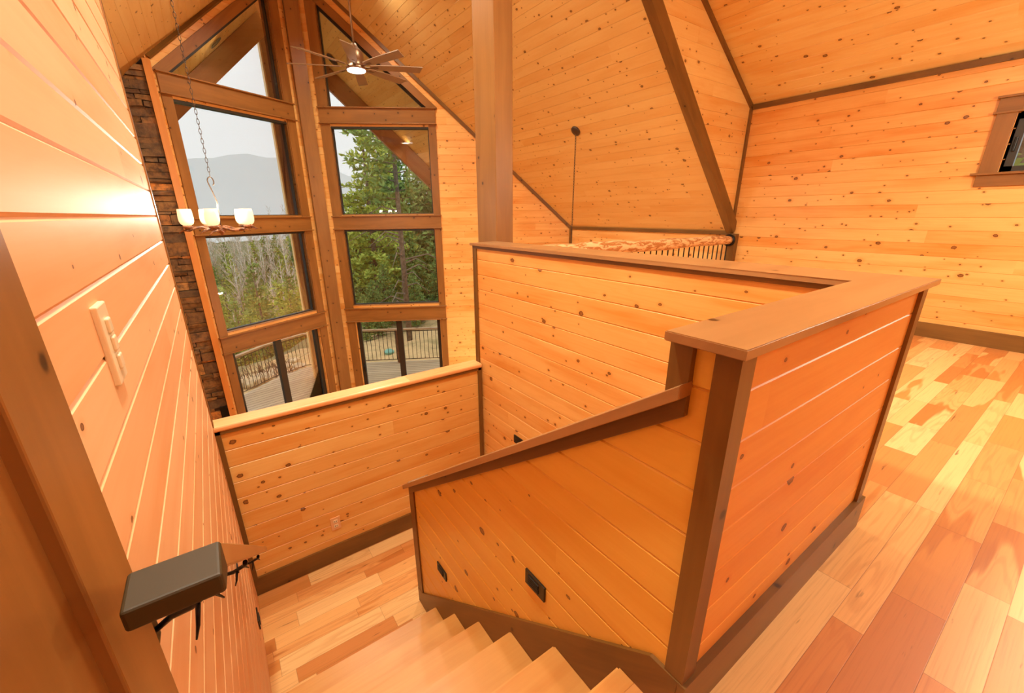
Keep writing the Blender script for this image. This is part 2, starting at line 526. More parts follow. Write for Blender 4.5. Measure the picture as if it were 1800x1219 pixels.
def beam(name, p0, p1, wdt, hgt, mat, side=None, parent=None, bev=0.0, voff=0.0, bm=None):
    """straight beam from p0 to p1; 'side' is the direction of its width"""
    p0 = Vector(p0); p1 = Vector(p1)
    L = (p1 - p0).length
    xa = (p1 - p0).normalized()
    sd = Vector(side) if side is not None else Vector((0, 0, 1)).cross(xa)
    if sd.length < 1e-4: sd = Vector((1, 0, 0))
    sd = (sd - xa * sd.dot(xa)).normalized()
    za = xa.cross(sd)
    mt = frame_m(p0, xa, sd, za)
    own = bm is None
    if own: bm = newbm()
    add_box(bm, 0, L, -wdt / 2, wdt / 2, -hgt / 2 + voff, hgt / 2 + voff, mtx=mt, long=0)
    if own:
        if bev: bevel_all(bm, bev)
        o = link(name, bm, mat)
        if parent is not None: adopt(o, parent)
        return o

def boards_bm(bm, origin, ud, vd, polys, bw, off, depth=0.0045, gw=0.0045, thick=0.02, grooves=True, mi=0):
    """polygons in the (u,v) plane, split along the board joints with a real V groove at each.
    outward normal is ud x vd; thickness grows the other way"""
    origin = Vector(origin); ud = Vector(ud).normalized(); vd = Vector(vd).normalized()
    nrm = ud.cross(vd).normalized()
    uvl = bm.loops.layers.uv.verify()
    for poly in polys:
        # make ccw
        A = sum(poly[i][0] * poly[(i + 1) % len(poly)][1] - poly[(i + 1) % len(poly)][0] * poly[i][1] for i in range(len(poly)))
        pl = list(poly) if A > 0 else list(reversed(poly))
        tb = bmesh.new()
        vv = [tb.verts.new((u, v, 0)) for u, v in pl]
        tb.faces.new(vv)
        if grooves:
            vmin = min(p[1] for p in pl); vmax = max(p[1] for p in pl)
            k = math.ceil((vmin - off) / bw)
            while off + k * bw < vmax:
                c = off + k * bw
                for d in (-gw, 0, gw):
                    if vmin + 1e-4 < c + d < vmax - 1e-4:
                        bmesh.ops.bisect_plane(tb, geom=list(tb.verts) + list(tb.edges) + list(tb.faces), dist=1e-6,
                                               plane_co=(0, c + d, 0), plane_no=(0, 1, 0))
                k += 1
            for q in tb.verts:
                r = (q.co.y - off) / bw
                if abs(r - round(r)) * bw < 2e-5: q.co.z = -depth
        mp = {}
        for q in tb.verts:
            mp[q] = bm.verts.new(origin + ud * q.co.x + vd * q.co.y + nrm * q.co.z)
        for f in tb.faces:
            nf = bm.faces.new([mp[q] for q in f.verts])
            nf.material_index = mi
            # nudge the material row so that a whole board keeps one row
            for lp, q in zip(nf.loops, f.verts):
                lp[uvl].uv = (q.co.x, q.co.y)
        tb.free()
        # back and rim
        if thick:
            fr_ = [bm.verts.new(origin + ud * u + vd * v - nrm * depth) for u, v in pl]
            bk = [bm.verts.new(origin + ud * u + vd * v - nrm * thick) for u, v in pl]
            f = bm.faces.new(list(reversed(bk)))
            for lp, (u, v) in zip(f.loops, reversed(pl)): lp[uvl].uv = (u, v)
            n_ = len(pl)
            fr0 = [bm.verts.new(origin + ud * u + vd * v) for u, v in pl]
            for i in range(n_):
                j = (i + 1) % n_
                f = bm.faces.new((fr0[i], bk[i], bk[j], fr0[j]))
                for lp, k_ in zip(f.loops, (i, i, j, j)): lp[uvl].uv = (pl[k_][0], pl[k_][1])
            for q in fr_: bm.verts.remove(q)

def boards(name, origin, ud, vd, polys, bw, off, mat, parent=None, **kw):
    bm = newbm()
    boards_bm(bm, origin, ud, vd, polys, bw, off, **kw)
    o = link(name, bm, mat)
    if parent is not None: adopt(o, parent)
    return o

def tube(bm, pts, rad, seg=8, caps=True, closed=False):
    """swept tube through points; rad may be a list"""
    pts = [Vector(p) for p in pts]
    n = len(pts)
    R = rad if isinstance(rad, (list, tuple)) else [rad] * n
    uvl = bm.loops.layers.uv.verify()
    rings = []
    ref = None
    acc = 0
    for i, p in enumerate(pts):
        if closed: d = pts[(i + 1) % n] - pts[i - 1]
        else: d = (pts[min(i + 1, n - 1)] - pts[max(i - 1, 0)])
        if d.length < 1e-9: d = Vector((0, 0, 1))
        d.normalize()
        if ref is None:
            ref = Vector((0, 0, 1)) if abs(d.z) < 0.9 else Vector((1, 0, 0))
        a = (ref - d * ref.dot(d))
        if a.length < 1e-6: a = d.orthogonal()
        a.normalize()
        ref = a
        b_ = d.cross(a)
        if i: acc += (p - pts[i - 1]).length
        rings.append(([bm.verts.new(p + (a * math.cos(2 * PI * k / seg) + b_ * math.sin(2 * PI * k / seg)) * R[i]) for k in range(seg)], acc))
    m_ = n if closed else n - 1
    for i in range(m_):
        (A, ua), (B, ub) = rings[i], rings[(i + 1) % n]
        if closed and i == n - 1: ub = ua + 0.1
        for k in range(seg):
            j = (k + 1) % seg
            f = bm.faces.new((A[k], A[j], B[j], B[k]))
            f.smooth = True
            rr = R[i] * 2 * PI / seg
            for lp, (uu, kk) in zip(f.loops, ((ua, k), (ua, k + 1), (ub, k + 1), (ub, k))):
                lp[uvl].uv = (uu, kk * rr)
    if caps and not closed:
        bm.faces.new(list(reversed(rings[0][0])))
        bm.faces.new(rings[-1][0])

def lathe(bm, prof, seg=24, center=(0, 0, 0), mtx=None):
    """profile of (r,z) around the z axis"""
    c = Vector(center)
    rings = []
    for r, z in prof:
        if r < 1e-6:
            q = Vector((0, 0, z)) + c
            rings.append([bm.verts.new(mtx @ q if mtx else q)])
        else:
            L_ = []
            for k in range(seg):
                q = Vector((r * math.cos(2 * PI * k / seg), r * math.sin(2 * PI * k / seg), z)) + c
                L_.append(bm.verts.new(mtx @ q if mtx else q))
            rings.append(L_)
    for A, B in zip(rings, rings[1:]):
        for k in range(seg):
            j = (k + 1) % seg
            if len(A) == 1 and len(B) == 1: continue
            if len(A) == 1: f = bm.faces.new((A[0], B[k], B[j]))
            elif len(B) == 1: f = bm.faces.new((A[k], B[0], A[j]))
            else: f = bm.faces.new((A[k], B[k], B[j], A[j]))
            f.smooth = True

def copy_tree(o, parent=None):
    c = o.copy()
    C.objects.link(c)
    if parent is not None: c.parent = parent
    for ch in list(o.children): copy_tree(ch, c)
    return c

X_, Y_, Z_ = Vector((1, 0, 0)), Vector((0, 1, 0)), Vector((0, 0, 1))
def roofz(x): return ZR - MS * abs(x - XR)
dR = Vector((math.cos(PHI), -math.sin(PHI), 0)); oR = Vector((math.sin(PHI), math.cos(PHI), 0))    # along, outward
dL = Vector((-math.cos(PHI), -math.sin(PHI), 0)); oL = Vector((-math.sin(PHI), math.cos(PHI), 0))
U_ = (XW - XR) / math.cos(PHI)
def PT(side, t, z, out=0.0):
    d, o = (dR, oR) if side == 'R' else (dL, oL)
    return APEX + d * t + o * out + Vector((0, 0, z))

# ================================================================== the shell of the room
# right wall (x = XW), one face from the back of the loft to the window wall; boards run along y
wy0, wy1, wz0, wz1 = 0.02, 0.80, 1.602, 2.10       # opening of the small window, in y and z
W = boards('wall_right', (XW, 0, 0), (0, -1, 0), (0, 0, 1),
       [[(-wy1, wz0), (-wy1, wz1), (-wy0, wz1), (-wy0, ZE2 + .05), (-YC, ZE2 + .05), (-YC, 0), (-wy0, 0), (-wy0, wz0)],
        [(-wy0, 0), (4.0, 0), (4.0, ZE2 + .05), (-wy0, ZE2 + .05)],
        [(-6.47, ZG), (-YC, ZG), (-YC, ZE + .03), (-6.47, ZE + .03)],
        [(-YC, ZG), (4.0, ZG), (4.0, -.32), (-YC, -.32)]],
       0.1265, 1.083, M['wall_r'], thick=0.16)
struct(W)
# vertical wall at the loft edge that closes the higher loft ceiling against the main roof
T = boards('wall_cheek', (0, YC, 0), (1, 0, 0), (0, 0, 1), [[(XW, ZE), (XW, ZE2), (XR, ZR)]], 0.150, 0.02, M['cheek'], thick=0.1)
struct(T)
# left wall of the stair, very close to the camera
zt = roofz(XLW) + 0.05
struct(boards('wall_left', (XLW, 0, 0), (0, 1, 0), (0, 0, 1), [[(-4.0, -3.0), (3.0, -3.0), (3.0, zt), (-4.0, zt)]],
       0.1245, 1.305, M['wall_left'], thick=0.12, depth=0.005, gw=0.006))
# back wall of the loft behind the camera
struct(boards('wall_rear', (0, -4.0, 0), (-1, 0, 0), (0, 0, 1), [[(-XW, ZG), (0.30, ZG), (0.30, roofz(-0.3) - .02), (-XR, ZR), (-XW, ZE2)]],
       0.125, 0.0, M['wall_r'], thick=0.15))
# great room: far left wall, the short wall beside the stair, the window wall to the left of the chimney is stone
struct(box('wall_great_left', XGL - 0.15, XGL, 2.9, 7.9, ZG, roofz(XGL) + .05, M['wall_gable']))
struct(box('wall_great_rear', XGL, XLW - .125, 2.86, 2.98, ZG, roofz(XGL) + 1.0, M['wall_gable']))

# ceilings: right slope, left slope of the main roof, higher loft slope
ca = 1 / math.sqrt(1 + MS * MS)
vdR = Vector((-ca, 0, MS * ca))          # up the right slope from the eave
def sR(x): return (XW - x) / ca
prow_y = lambda x: APEX.y - abs(x - XR) * math.tan(PHI)
struct(boards('ceiling_right_slope', (XW, 0, ZE), (0, 1, 0), -vdR,
       [[(YC + .02, 0), (prow_y(XW) + .02, 0), (APEX.y + .02, -sR(XR)), (YC + .02, -sR(XR))]], 0.127, 0.0, M['ceil'], thick=0.06))
vdL = Vector((ca, 0, MS * ca))           # up the left slope
xl0 = XGL
def sL(x): return (x - xl0) / ca
struct(boards('ceiling_left_slope', (xl0, 0, roofz(xl0)), (0, 1, 0), vdL,
       [[(2.98, 0), (7.62, 0), (7.62, sL(-.19)), (APEX.y + .02, sL(XR)), (-4.0, sL(XR)), (-4.0, sL(XLW - .1)), (2.98, sL(XLW - .1))]],
       0.127, 0.0, M['ceil'], thick=0.06))
c2 = 1 / math.sqrt(1 + M2 * M2)
struct(boards('ceiling_loft', (XW, 0, ZE2), (0, 1, 0), Vector((c2, 0, -M2 * c2)),
       [[(-4.0, 0), (YC, 0), (YC, -(XW - XR) / c2), (-4.0, -(XW - XR) / c2)]], 0.127, 0.0, M['ceil_loft'], thick=0.06))

# roof slabs above everything
rk = lambda x: 11.15 - 0.33 * abs(x - XR)
def roofslab(name, sgn, lo, hi):
    bm = newbm()
    pts = []
    xe = XR + sgn * 5.3
    ye0 = -4.5
    for z in (lo, hi):
        for (x, y) in ((XR, ye0), (xe, ye0), (xe, rk(xe) + .25), (XR, rk(XR) + .25)):
            pts.append(bm.verts.new((x, y, roofz(x) + z + (0 if 1 else 0))))
    F = [(0, 1, 2, 3), (7, 6, 5, 4), (0, 4, 5, 1), (1, 5, 6, 2), (2, 6, 7, 3), (3, 7, 4, 0)]
    for f in F: bm.faces.new([pts[i] for i in f])
    return struct(link(name, bm, M['candark']))
roofslab('roof_left', -1, 0.10, 0.30)
# the right roof is lifted over the loft (shed dormer)
bm = newbm()
def slab8(bm, quad, dz):
    a = [bm.verts.new(q) for q in quad]; b_ = [bm.verts.new((q[0], q[1], q[2] + dz)) for q in quad]
    for f in ((0, 1, 2, 3), (7, 6, 5, 4), (0, 4, 5, 1), (1, 5, 6, 2), (2, 6, 7, 3), (3, 7, 4, 0)):
        bm.faces.new([(a + b_)[i] for i in f])
xe = XR + 5.3
slab8(bm, [(XR, YC + .1, ZR + .1), (xe, YC + .1, roofz(xe) + .1), (xe, rk(xe) + .25, roofz(xe) + .1), (XR, rk(XR) + .25, ZR + .1)], .2)
slab8(bm, [(XR, -4.5, ZR + .1), (XW + .5, -4.5, ZE2 - .5 * M2 + .1), (XW + .5, YC + .1, ZE2 - .5 * M2 + .1), (XR, YC + .1, ZR + .1)], .2)
struct(link('roof_right', bm, M['candark']))

# soffits outside the window wall, same slope as the ceiling
xs = XR + 5.2
struct(boards('ceiling_soffit_right', (XW, 0, ZE), (0, 1, 0), -vdR,
       [[(APEX.y + .16, -sR(XR)), (prow_y(XW) + .16, 0), (prow_y(xs) - .6, -sR(xs)), (rk(xs), -sR(xs)), (rk(XR), -sR(XR))]], 0.127, 0.0, M['soffit'], thick=0.05))
xsl = XR - 5.2
struct(boards('ceiling_soffit_left', (xl0, 0, roofz(xl0)), (0, 1, 0), vdL,
       [[(APEX.y + .16, sL(XR)), (rk(XR), sL(XR)), (rk(xsl), sL(xsl)), (prow_y(xsl) - .6, sL(xsl))]], 0.127, 0.0, M['soffit'], thick=0.05))

# floors: the loft (with the stair opening left out), the landing, the great room
def slabpoly(name, rects, z, th, mat):
    bm = newbm()
    uvl = bm.loops.layers.uv.verify()
    for x0, x1, y0, y1 in rects: add_box(bm, x0, x1, y0, y1, z - th, z, long=0)
    for f in bm.faces:
        for lp in f.loops: lp[uvl].uv = (lp.vert.co.x, lp.vert.co.y)
    return struct(link(name, bm, mat))
slabpoly('floor', [(XLW, XW, -4.0, 0.30), (0.80, 2.0, 0.30, 0.40), (XLW, 0.778, 0.30, 0.475), (2.0, XW, 0.30, YC)], 0.0, 0.30, M['floor'])
slabpoly('floor_landing', [(XLW, 1.83, 1.66, 3.0)], ZL, 0.06, M['floor_land'])
slabpoly('floor_great_room', [(XGL, XW, -4.0, 9.0)], ZG, 0.04, M['floor_land'])

# ================================================================== window wall: two planes that meet under the ridge
G0, G1 = 0.415, 2.14       # glazed opening along each plane
def prow(side):
    d, o = (dR, oR) if side == 'R' else (dL, oL)
    rz = lambda t: ZR - MS * t * math.cos(PHI) + 0.03
    Tm = U_ if side == 'R' else 2.36
    polys = [[(0.0, ZG), (G0, ZG), (G0, rz(G0)), (0.0, rz(0))],
             [(G1, ZG), (Tm, ZG), (Tm, rz(Tm)), (G1, rz(G1))],
             [(G0, 2.78), (G1, 2.78), (G1, 3.10), (G0, 3.10)],
             [(G0, 1.02 - .02), (G1, 1.00), (G1, 1.30), (G0, 1.30)],
             [(G0, -0.79), (G1, -0.79), (G1, -0.46), (G0, -0.46)],
             [(G0, 3.107 + .883 * (G1 - G0)), (G1, 3.107), (G1, rz(G1)), (G0, rz(G0))]]
    if side == 'R':
        return boards('wall_window_right', APEX, d, Z_, polys, 0.125, 1.840, M['wall_gable'], thick=0.14)
    q = [[(-u, v) for u, v in p] for p in polys]
    return boards('wall_window_left', APEX, -d, Z_, q, 0.125, 1.840, M['wall_gable'], thick=0.14)
struct(prow('R')); struct(prow('L'))
# dark trim where the ceiling meets the window wall, and eave trims
def along(name, p0, p1, w_, h_, mat=None, **kw):
    return struct(beam(name, p0, p1, w_, h_, mat or M['trim'], **kw))
along('trim_1', PT('R', 0.02, roofz(XR) - .035, -.02), PT('R', U_, ZE - .02, -.02), .03, .055, side=oR)
along('trim_2', PT('L', 0.02, roofz(XR) - .035, -.02), PT('L', 2.33, roofz(XR - 2.33 * math.cos(PHI)) - .035, -.02), .03, .055, side=oR)
along('trim_3', (XW - .012, YC, ZE - .02), (XW - .012, 6.42, ZE - .02), .024, .05, side=X_)
along('trim_4', (XW - .02, 6.40, 0), (XW - .02, 6.40, ZE), .04, .04)
along('trim_5', (XW - .012, -4, ZE2 - .022), (XW - .012, YC, ZE2 - .022), .024, .055, side=X_)
along('trim_6', (XW - .024, YC - .012, ZE + .02), (XW - .024, YC - .012, ZE2 - .02), .048, .024, side=X_)
zc_ = lambda x: ZE2 + M2 * (XW - x)
along('trim_7', (XW, YC - .012, ZE2 - .03), (XR + .3, YC - .012, zc_(XR + .3) - .03), .024, .055, side=Y_)
# the boxed beam where the main roof slope ends at the loft
along('trim_8', (XW - .0, YC + .0, ZE + .03), (XR + .35, YC + .0, ZE + .03 + MS * (XW - XR - .35)), .10, .145, side=Y_)

# --- windows
def win_lip(side, t0, t1, z, parent, name='casing_lip'):
    p0, p1 = PT(side, t0, z, -.018), PT(side, t1, z, -.018)
    return beam(name, p0, p1, .075, .018, M['casing'], side=oR if side == 'R' else oL, parent=parent, bev=.003)

def pane(side, ts, zs, parent, tri=False):
    """glass with a dark frame, set back in the wall; ts, zs bound the opening"""
    d, o = (dR, oR) if side == 'R' else (dL, oL)
    t0, t1 = ts; z0, z1 = zs
    S = .095; fw_ = .028
    if not tri:
        bm = newbm()
        for a, b_ in (((t0, z0 + fw_ / 2), (t1, z0 + fw_ / 2)), ((t0, z1 - fw_ / 2), (t1, z1 - fw_ / 2))):
            beam(None, PT(side, a[0], a[1], S), PT(side, b_[0], b_[1], S), .06, fw_, None, side=o, bm=bm)
        for tt in (t0 + fw_ / 2, t1 - fw_ / 2):
            beam(None, PT(side, tt, z0 + fw_, S), PT(side, tt, z1 - fw_, S), fw_, .06, None, side=d, bm=bm)
        adopt(link('window_frame', bm, M['frame']), parent)
        bm = newbm()
        beam(None, PT(side, t0 + fw_ - .004, (z0 + z1) / 2, S), PT(side, t1 - fw_ + .004, (z0 + z1) / 2, S), .006, z1 - z0 - 2 * fw_ + .008, None, side=o, bm=bm)
        adopt(link('glass', bm, M['glass']), parent)
        adopt(beam('label', PT(side, (t0 + t1) / 2 - .06, z1 - .012, S - .034), PT(side, (t0 + t1) / 2 + .07, z1 - .012, S - .034), .006, .014, M['label'], side=o), parent) if z1 < 3 and z0 > -1 else None
    else:
        zt_ = lambda t: z0 + .883 * (t1 - t)
        bm = newbm()
        A, B, D = (t0 + fw_ / 2, z0 + .014), (t1 - .03, z0 + .014), (t0 + fw_ / 2, zt_(t0))
        beam(None, PT(side, A[0], A[1], S), PT(side, B[0], B[1], S), .06, fw_, None, side=o, bm=bm)
        beam(None, PT(side, A[0], A[1], S), PT(side, D[0], D[1], S), .06, fw_ , None, side=o, bm=bm)
        beam(None, PT(side, t0, zt_(t0) - .03, S), PT(side, t1, zt_(t1) - .03, S), .06, .05, None, side=o, bm=bm)
        adopt(link('window_frame', bm, M['frame']), parent)
        bm = newbm()
        v_ = [bm.verts.new(PT(side, *q, S)) for q in ((t0, z0), (t1 - .03, z0), (t0, zt_(t0) - .03))]
        w_ = [bm.verts.new(PT(side, *q, S + .006)) for q in ((t0, z0), (t1 - .03, z0), (t0, zt_(t0) - .03))]
        bm.faces.new(v_); bm.faces.new(list(reversed(w_)))
        for i in range(3): bm.faces.new((v_[i], w_[i], w_[(i + 1) % 3], v_[(i + 1) % 3]))
        adopt(link('glass', bm, M['glass']), parent)

def casing_v(side, t0, t1, z0, z1, parent, depth=0.02, mat='casing'):
    o = oR if side == 'R' else oL
    return beam('side_casing', PT(side, (t0 + t1) / 2, z0, -depth / 2), PT(side, (t0 + t1) / 2, z1, -depth / 2), abs(t1 - t0), depth, M[mat], side=dR if side == 'R' else dL, parent=parent)

def jambs(side, z0, z1, parent, tri=False):
    """wood lining of the opening"""
    o = oR if side == 'R' else oL
    bm = newbm()
    zz = z1 if not tri else z0 + .883 * (G1 - G0) - .03
    beam(None, PT(side, G0 - .006, z0, .035), PT(side, G0 - .006, zz, .035), .08, .012, None, side=o, bm=bm)
    if not tri: beam(None, PT(side, G1 + .006, z0, .035), PT(side, G1 + .006, z1, .035), .08, .012, None, side=o, bm=bm)
    adopt(link('jamb', bm, M['casing']), parent)
    if not tri:
        adopt(beam('head_liner', PT(side, G0, z1 - .006, .035), PT(side, G1, z1 - .006, .035), .08, .032, M['frame'], side=o), parent)
        bm = newbm()
        beam(None, PT(side, G0, z0 - .004, .035), PT(side, G1, z0 - .004, .035), .08, .012, None, side=o, bm=bm)
        adopt(link('window_sill', bm, M['trim_cap'] if z0 < 0 else M['casing']), parent)

wi = 0
for side in ('R', 'L'):
    # stacked: triangle, upper, middle, then the glazed door
    CL0, CL1, CR0, CR1 = 0.24, 0.405, 2.145, 2.275
    for (z0, z1, tri) in ((3.107, 4.6, True), (1.295, 2.79, False), (-0.46, 1.01, False)):
        wi += 1
        wnd = struct(empty('window_%d' % wi, tuple(PT(side, (G0 + G1) / 2, z0))))
        pane(side, (G0 - .01, G1 + .01), (z0 - .01, z1 + .01), wnd, tri)
        jambs(side, z0, z1, wnd, tri)
        if tri:
            casing_v(side, CL0, CL1, 3.105, 4.92, wnd)
            o = oR if side == 'R' else oL
            beam('rake_casing', PT(side, 0.30, 5.145 - .878 * .30 - .085, -.011), PT(side, 2.275, 5.145 - .878 * 2.275 - .085, -.011), .02, .125, M['casing'], side=o, parent=wnd)
        else:
            zb_, ztp = (1.277, 2.839) if z1 > 2 else (-0.517, 1.027)
            casing_v(side, CL0, CL1, zb_, ztp, wnd); casing_v(side, CR0, CR1, zb_, ztp, wnd)
    # door below
    wi_d = 1 if side == 'R' else 2
    dr = struct(empty('door_%d' % wi_d, tuple(PT(side, (G0 + G1) / 2, ZG))))
    casing_v(side, CL0, CL1, ZG, -0.805, dr); casing_v(side, CR0, CR1, ZG, -0.805, dr)
    o = oR if side == 'R' else oL; d = dR if side == 'R' else dL
    bm = newbm()
    S = .09
    for t_ in (G0 + .035, (G0 + G1) / 2, G1 - .03):
        wd = .075 if abs(t_ - (G0 + G1) / 2) > .1 else .115
        beam(None, PT(side, t_, ZG, S), PT(side, t_, -.80, S), wd, .07, None, side=d, bm=bm)
    beam(None, PT(side, G0, -.805, S), PT(side, G1, -.805, S), .07, .05, None, side=o, bm=bm)
    beam(None, PT(side, G0, ZG + .06, S), PT(side, G1, ZG + .06, S), .07, .12, None, side=o, bm=bm)
    adopt(link('door_frame', bm, M['frame']), dr)
    bm = newbm()
    beam(None, PT(side, G0 + .05, (ZG - .8) / 2, S), PT(side, G1 - .05, (ZG - .8) / 2, S), .006, 1.96, None, side=o, bm=bm)
    adopt(link('glass', bm, M['glass']), dr)
    bm = newbm()
    tube(bm, [PT(side, G1 - .03 if side == 'L' else G0 + .05, -1.95, S - .05), PT(side, G1 - .03 if side == 'L' else G0 + .05, -1.75, S - .05)], .014, 8)
    adopt(link('door_handle', bm, M['black']), dr)
    # horizontal built-up trim boards between the windows
    for (za, zb_) in ((2.839, 3.105), (1.027, 1.277), (-0.805, -0.517)):
        tr = struct(empty('trim_%d' % (20 + wi * 3 + int(za * 2)), tuple(PT(side, 1.2, za))))
        beam('board', PT(side, 0.24, (za + zb_) / 2, -.014), PT(side, 2.275, (za + zb_) / 2, -.014), .028, zb_ - za - .03, M['casing'], side=o, parent=tr)
        win_lip(side, 0.222, 2.293, zb_ - .008, tr)
        win_lip(side, 0.222, 2.293, za + .008, tr)

# ridge post in the angle of the two window planes
rp = box('timber_post', 1.741, 1.965, 8.62, 8.722, ZG, roofz(1.741) - .01, M['timber'], bev=.004)
tag(rp, 'tall brown timber post between the two stacks of tall windows', 'post')
# corner board at the left end of the window wall, beside the stone
cb = box('corner_board', -.236, -.150, 7.575, 7.655, ZG, roofz(-.236) - .012, M['corner_pine'], bev=.003, long=2)
tag(cb, 'orange vertical corner board between stone chimney and left windows', 'board')

# ================================================================== stone chimney
def chimney():
    root = empty('stone_chimney', (-1.2, 7.6, ZG))
    rnd = random.Random(5)
    bm = newbm()
    z = ZG
    x_r = -0.238
    while z < roofz(-.14) + .05:
        h = rnd.choice((.045, .06, .075, .09, .11, .15)) * rnd.uniform(.85, 1.2)
        x = x_r
        while x > XGL:
            w_ = rnd.choice((.10, .17, .26, .38, .55)) * rnd.uniform(.8, 1.2)
            zz = z + h
            xm = x - w_
            if zz - .02 < roofz(x - 0.5 * w_) + .1:
                inset = rnd.uniform(0, .035)
                hole = (-0.42 < (x + xm) / 2 < -0.10) and (-1.83 < z + h / 2 < -1.62)
                if not hole:
                    bv = add_box(bm, max(xm, XGL) + .005, x - .004, 7.60 + inset, 7.75, z + .004, zz - .003)
                    for q in bv:
                        if q.co.y < 7.7: q.co += Vector((rnd.uniform(-.012, .012) if x < x_r - .01 else 0, rnd.uniform(-.012, .016), rnd.uniform(-.010, .010)))
            x = xm
        z += h
    st = adopt(link('stone_facing', bm, M['stone']), root)
    bm = newbm()
    pts = [(XGL, ZG), (x_r, ZG), (x_r, roofz(x_r)), (XGL, roofz(XGL))]
    boards_bm(bm, (0, 7.645, 0), (1, 0, 0), (0, 0, 1), [pts], 1, 0, grooves=False, thick=.3)
    adopt(link('mortar_core', bm, M['mortar']), root)
    adopt(box('vent_opening', -.345, -.19, 7.605, 7.64, -1.82, -1.63, M['black'], bev=.004), root)
    tag(root, 'rough brown ledgestone chimney beside the left tall windows', 'chimney')
chimney()

# ================================================================== half walls round the stair
ZCAP = 1.07; TC = 0.0214
capz = lambda y: 0.978 - 0.735 * (y - 0.42)      # top of the sloping cap
# --- near + back (one L-shaped guard wall): near leg faces the camera, back leg runs away
hw = empty('half_wall', (1.4, 0.42, 0))
tag(hw, 'L-shaped pine board half wall with wide brown cap around the stair opening', 'half wall')
# near leg, camera side (facing -y)
boards('board_panel', (0, 0.357, 0), (1, 0, 0), (0, 0, 1), [[(0.795, 0.0), (2.055, 0.0), (2.055, ZCAP - TC), (0.795, ZCAP - TC)]], 0.1220, 0.8285, M['wall_near'], hw, thick=.05, depth=.003, gw=.003)
# near leg, stair side
boards('board_panel', (0, 0.478, 0), (-1, 0, 0), (0, 0, 1), [[(-1.82, -1.6), (-0.91, -1.6), (-0.91, ZCAP - TC), (-1.82, ZCAP - TC)]], 0.1232, 0.8135, M['wall_back'], hw, thick=.05)
# back leg, facing the stair (-x)
boards('board_panel', (1.82, 0, 0), (0, -1, 0), (0, 0, 1), [[(-3.045, ZG), (-0.40, ZG), (-0.40, ZCAP - TC), (-3.045, ZCAP - TC)]], 0.1232, 0.8135, M['wall_back'], hw, thick=.10)
# back leg, loft side
boards('board_panel', (2.05, 0, 0), (0, 1, 0), (0, 0, 1), [[(0.41, 0.0), (3.045, 0.0), (3.045, ZCAP - TC), (0.41, ZCAP - TC)]], 0.1232, 0.8135, M['wall_back'], hw, thick=.10)
# cap: L shape, one board
def lshape():
    bm = newbm()
    uvl = bm.loops.layers.uv.verify()
    P = [(0.7434, 0.3233), (2.0788, 0.3233), (2.0700, 3.085), (1.7960, 3.085), (1.7960, 0.4887), (0.7434, 0.4887)]
    lo = [bm.verts.new((x, y, ZCAP - TC)) for x, y in P]; hi = [bm.verts.new((x, y, ZCAP)) for x, y in P]
    bm.faces.new(hi); bm.faces.new(list(reversed(lo)))
    for i in range(6):
        j = (i + 1) % 6
        bm.faces.new((lo[i], lo[j], hi[j], hi[i]))
    bmesh.ops.bevel(bm, geom=[e for e in bm.edges if abs(e.verts[0].co.z - e.verts[1].co.z) < 1e-5], offset=.002, segments=2, affect='EDGES')
    for f in bm.faces:
        for lp in f.loops:
            c_ = lp.vert.co
            lp[uvl].uv = (c_.x, c_.y + c_.z) if f.calc_center_median().y < .5 or (f.calc_area() > .3) else (c_.y, c_.x + c_.z)
    return link('cap', bm, M['trim_cap'])
adopt(lshape(), hw)
# corner trims
zb_ = 0.1525
bm = newbm()
add_box(bm, 0.782, 0.838, 0.345, 0.357, zb_ - .01, ZCAP - TC); add_box(bm, 0.782, 0.795, 0.357, 0.397, zb_ - .01, ZCAP - TC)
adopt(link('corner_trim', bm, M['trim']), hw)
bm = newbm()
add_box(bm, 2.010, 2.066, 0.345, 0.357, zb_ - .01, ZCAP - TC); add_box(bm, 2.055, 2.066, 0.357, 0.40, zb_ - .01, ZCAP - TC)
adopt(link('corner_trim', bm, M['trim']), hw)
adopt(box('corner_trim', 0.774, 0.80, 0.441, 0.492, capz(.49) - .035, ZCAP - TC, M['trim']), hw)
adopt(box('corner_trim', 1.808, 2.066, 3.045, 3.062, ZL, ZCAP - TC, M['trim']), hw)
adopt(box('corner_trim', 1.8095, 1.82, 3.008, 3.062, 0.0, ZCAP - TC, M['trim']), hw)
# the end of the near leg, boards facing -x (between the trims), down to the slope
boards('end_panel', (0.79, 0, 0), (0, -1, 0), (0, 0, 1), [[(-0.476, capz(.476) - .03), (-0.42, capz(.42) - .03), (-0.362, capz(.42) - .03), (-0.362, ZCAP - TC), (-0.476, ZCAP - TC)]], 0.1220, 0.8285, M['wall_stair'], hw, thick=.10)
# thin dark strip under the cap
bm = newbm()
add_box(bm, 1.808, 1.82, 0.478, 3.045, ZCAP - TC - .022, ZCAP - TC)
adopt(link('under_cap_strip', bm, M['trim']), hw)
bb = newbm()
add_box(bb, 0.779, 2.080, 0.335, 0.357, 0.0, zb_)
add_box(bb, 2.05, 2.072, 0.357, 3.04, 0.0, zb_)
adopt(link('baseboard', bb, M['trim']), hw)

# --- sloping half wall along the stair
sw = empty('sloping_half_wall', (0.85, 1.3, ZL))
tag(sw, 'pine half wall with sloping brown cap descending beside the stairs', 'half wall')
SK = 0.8064
skz = lambda y: min(zb_, zb_ - SK * (y - 0.4399))
pol = [(-y, z) for y, z in ((0.362, 0.0), (0.362, capz(.42) - .03), (0.42, capz(.42) - .03), (2.235, capz(2.235) - .03), (2.235, ZL), (1.95, ZL))]
boards('board_panel', (0.79, 0, 0), (0, -1, 0), (0, 0, 1), [pol], 0.1220, 0.8285, M['wall_stair'], sw, thick=.12)
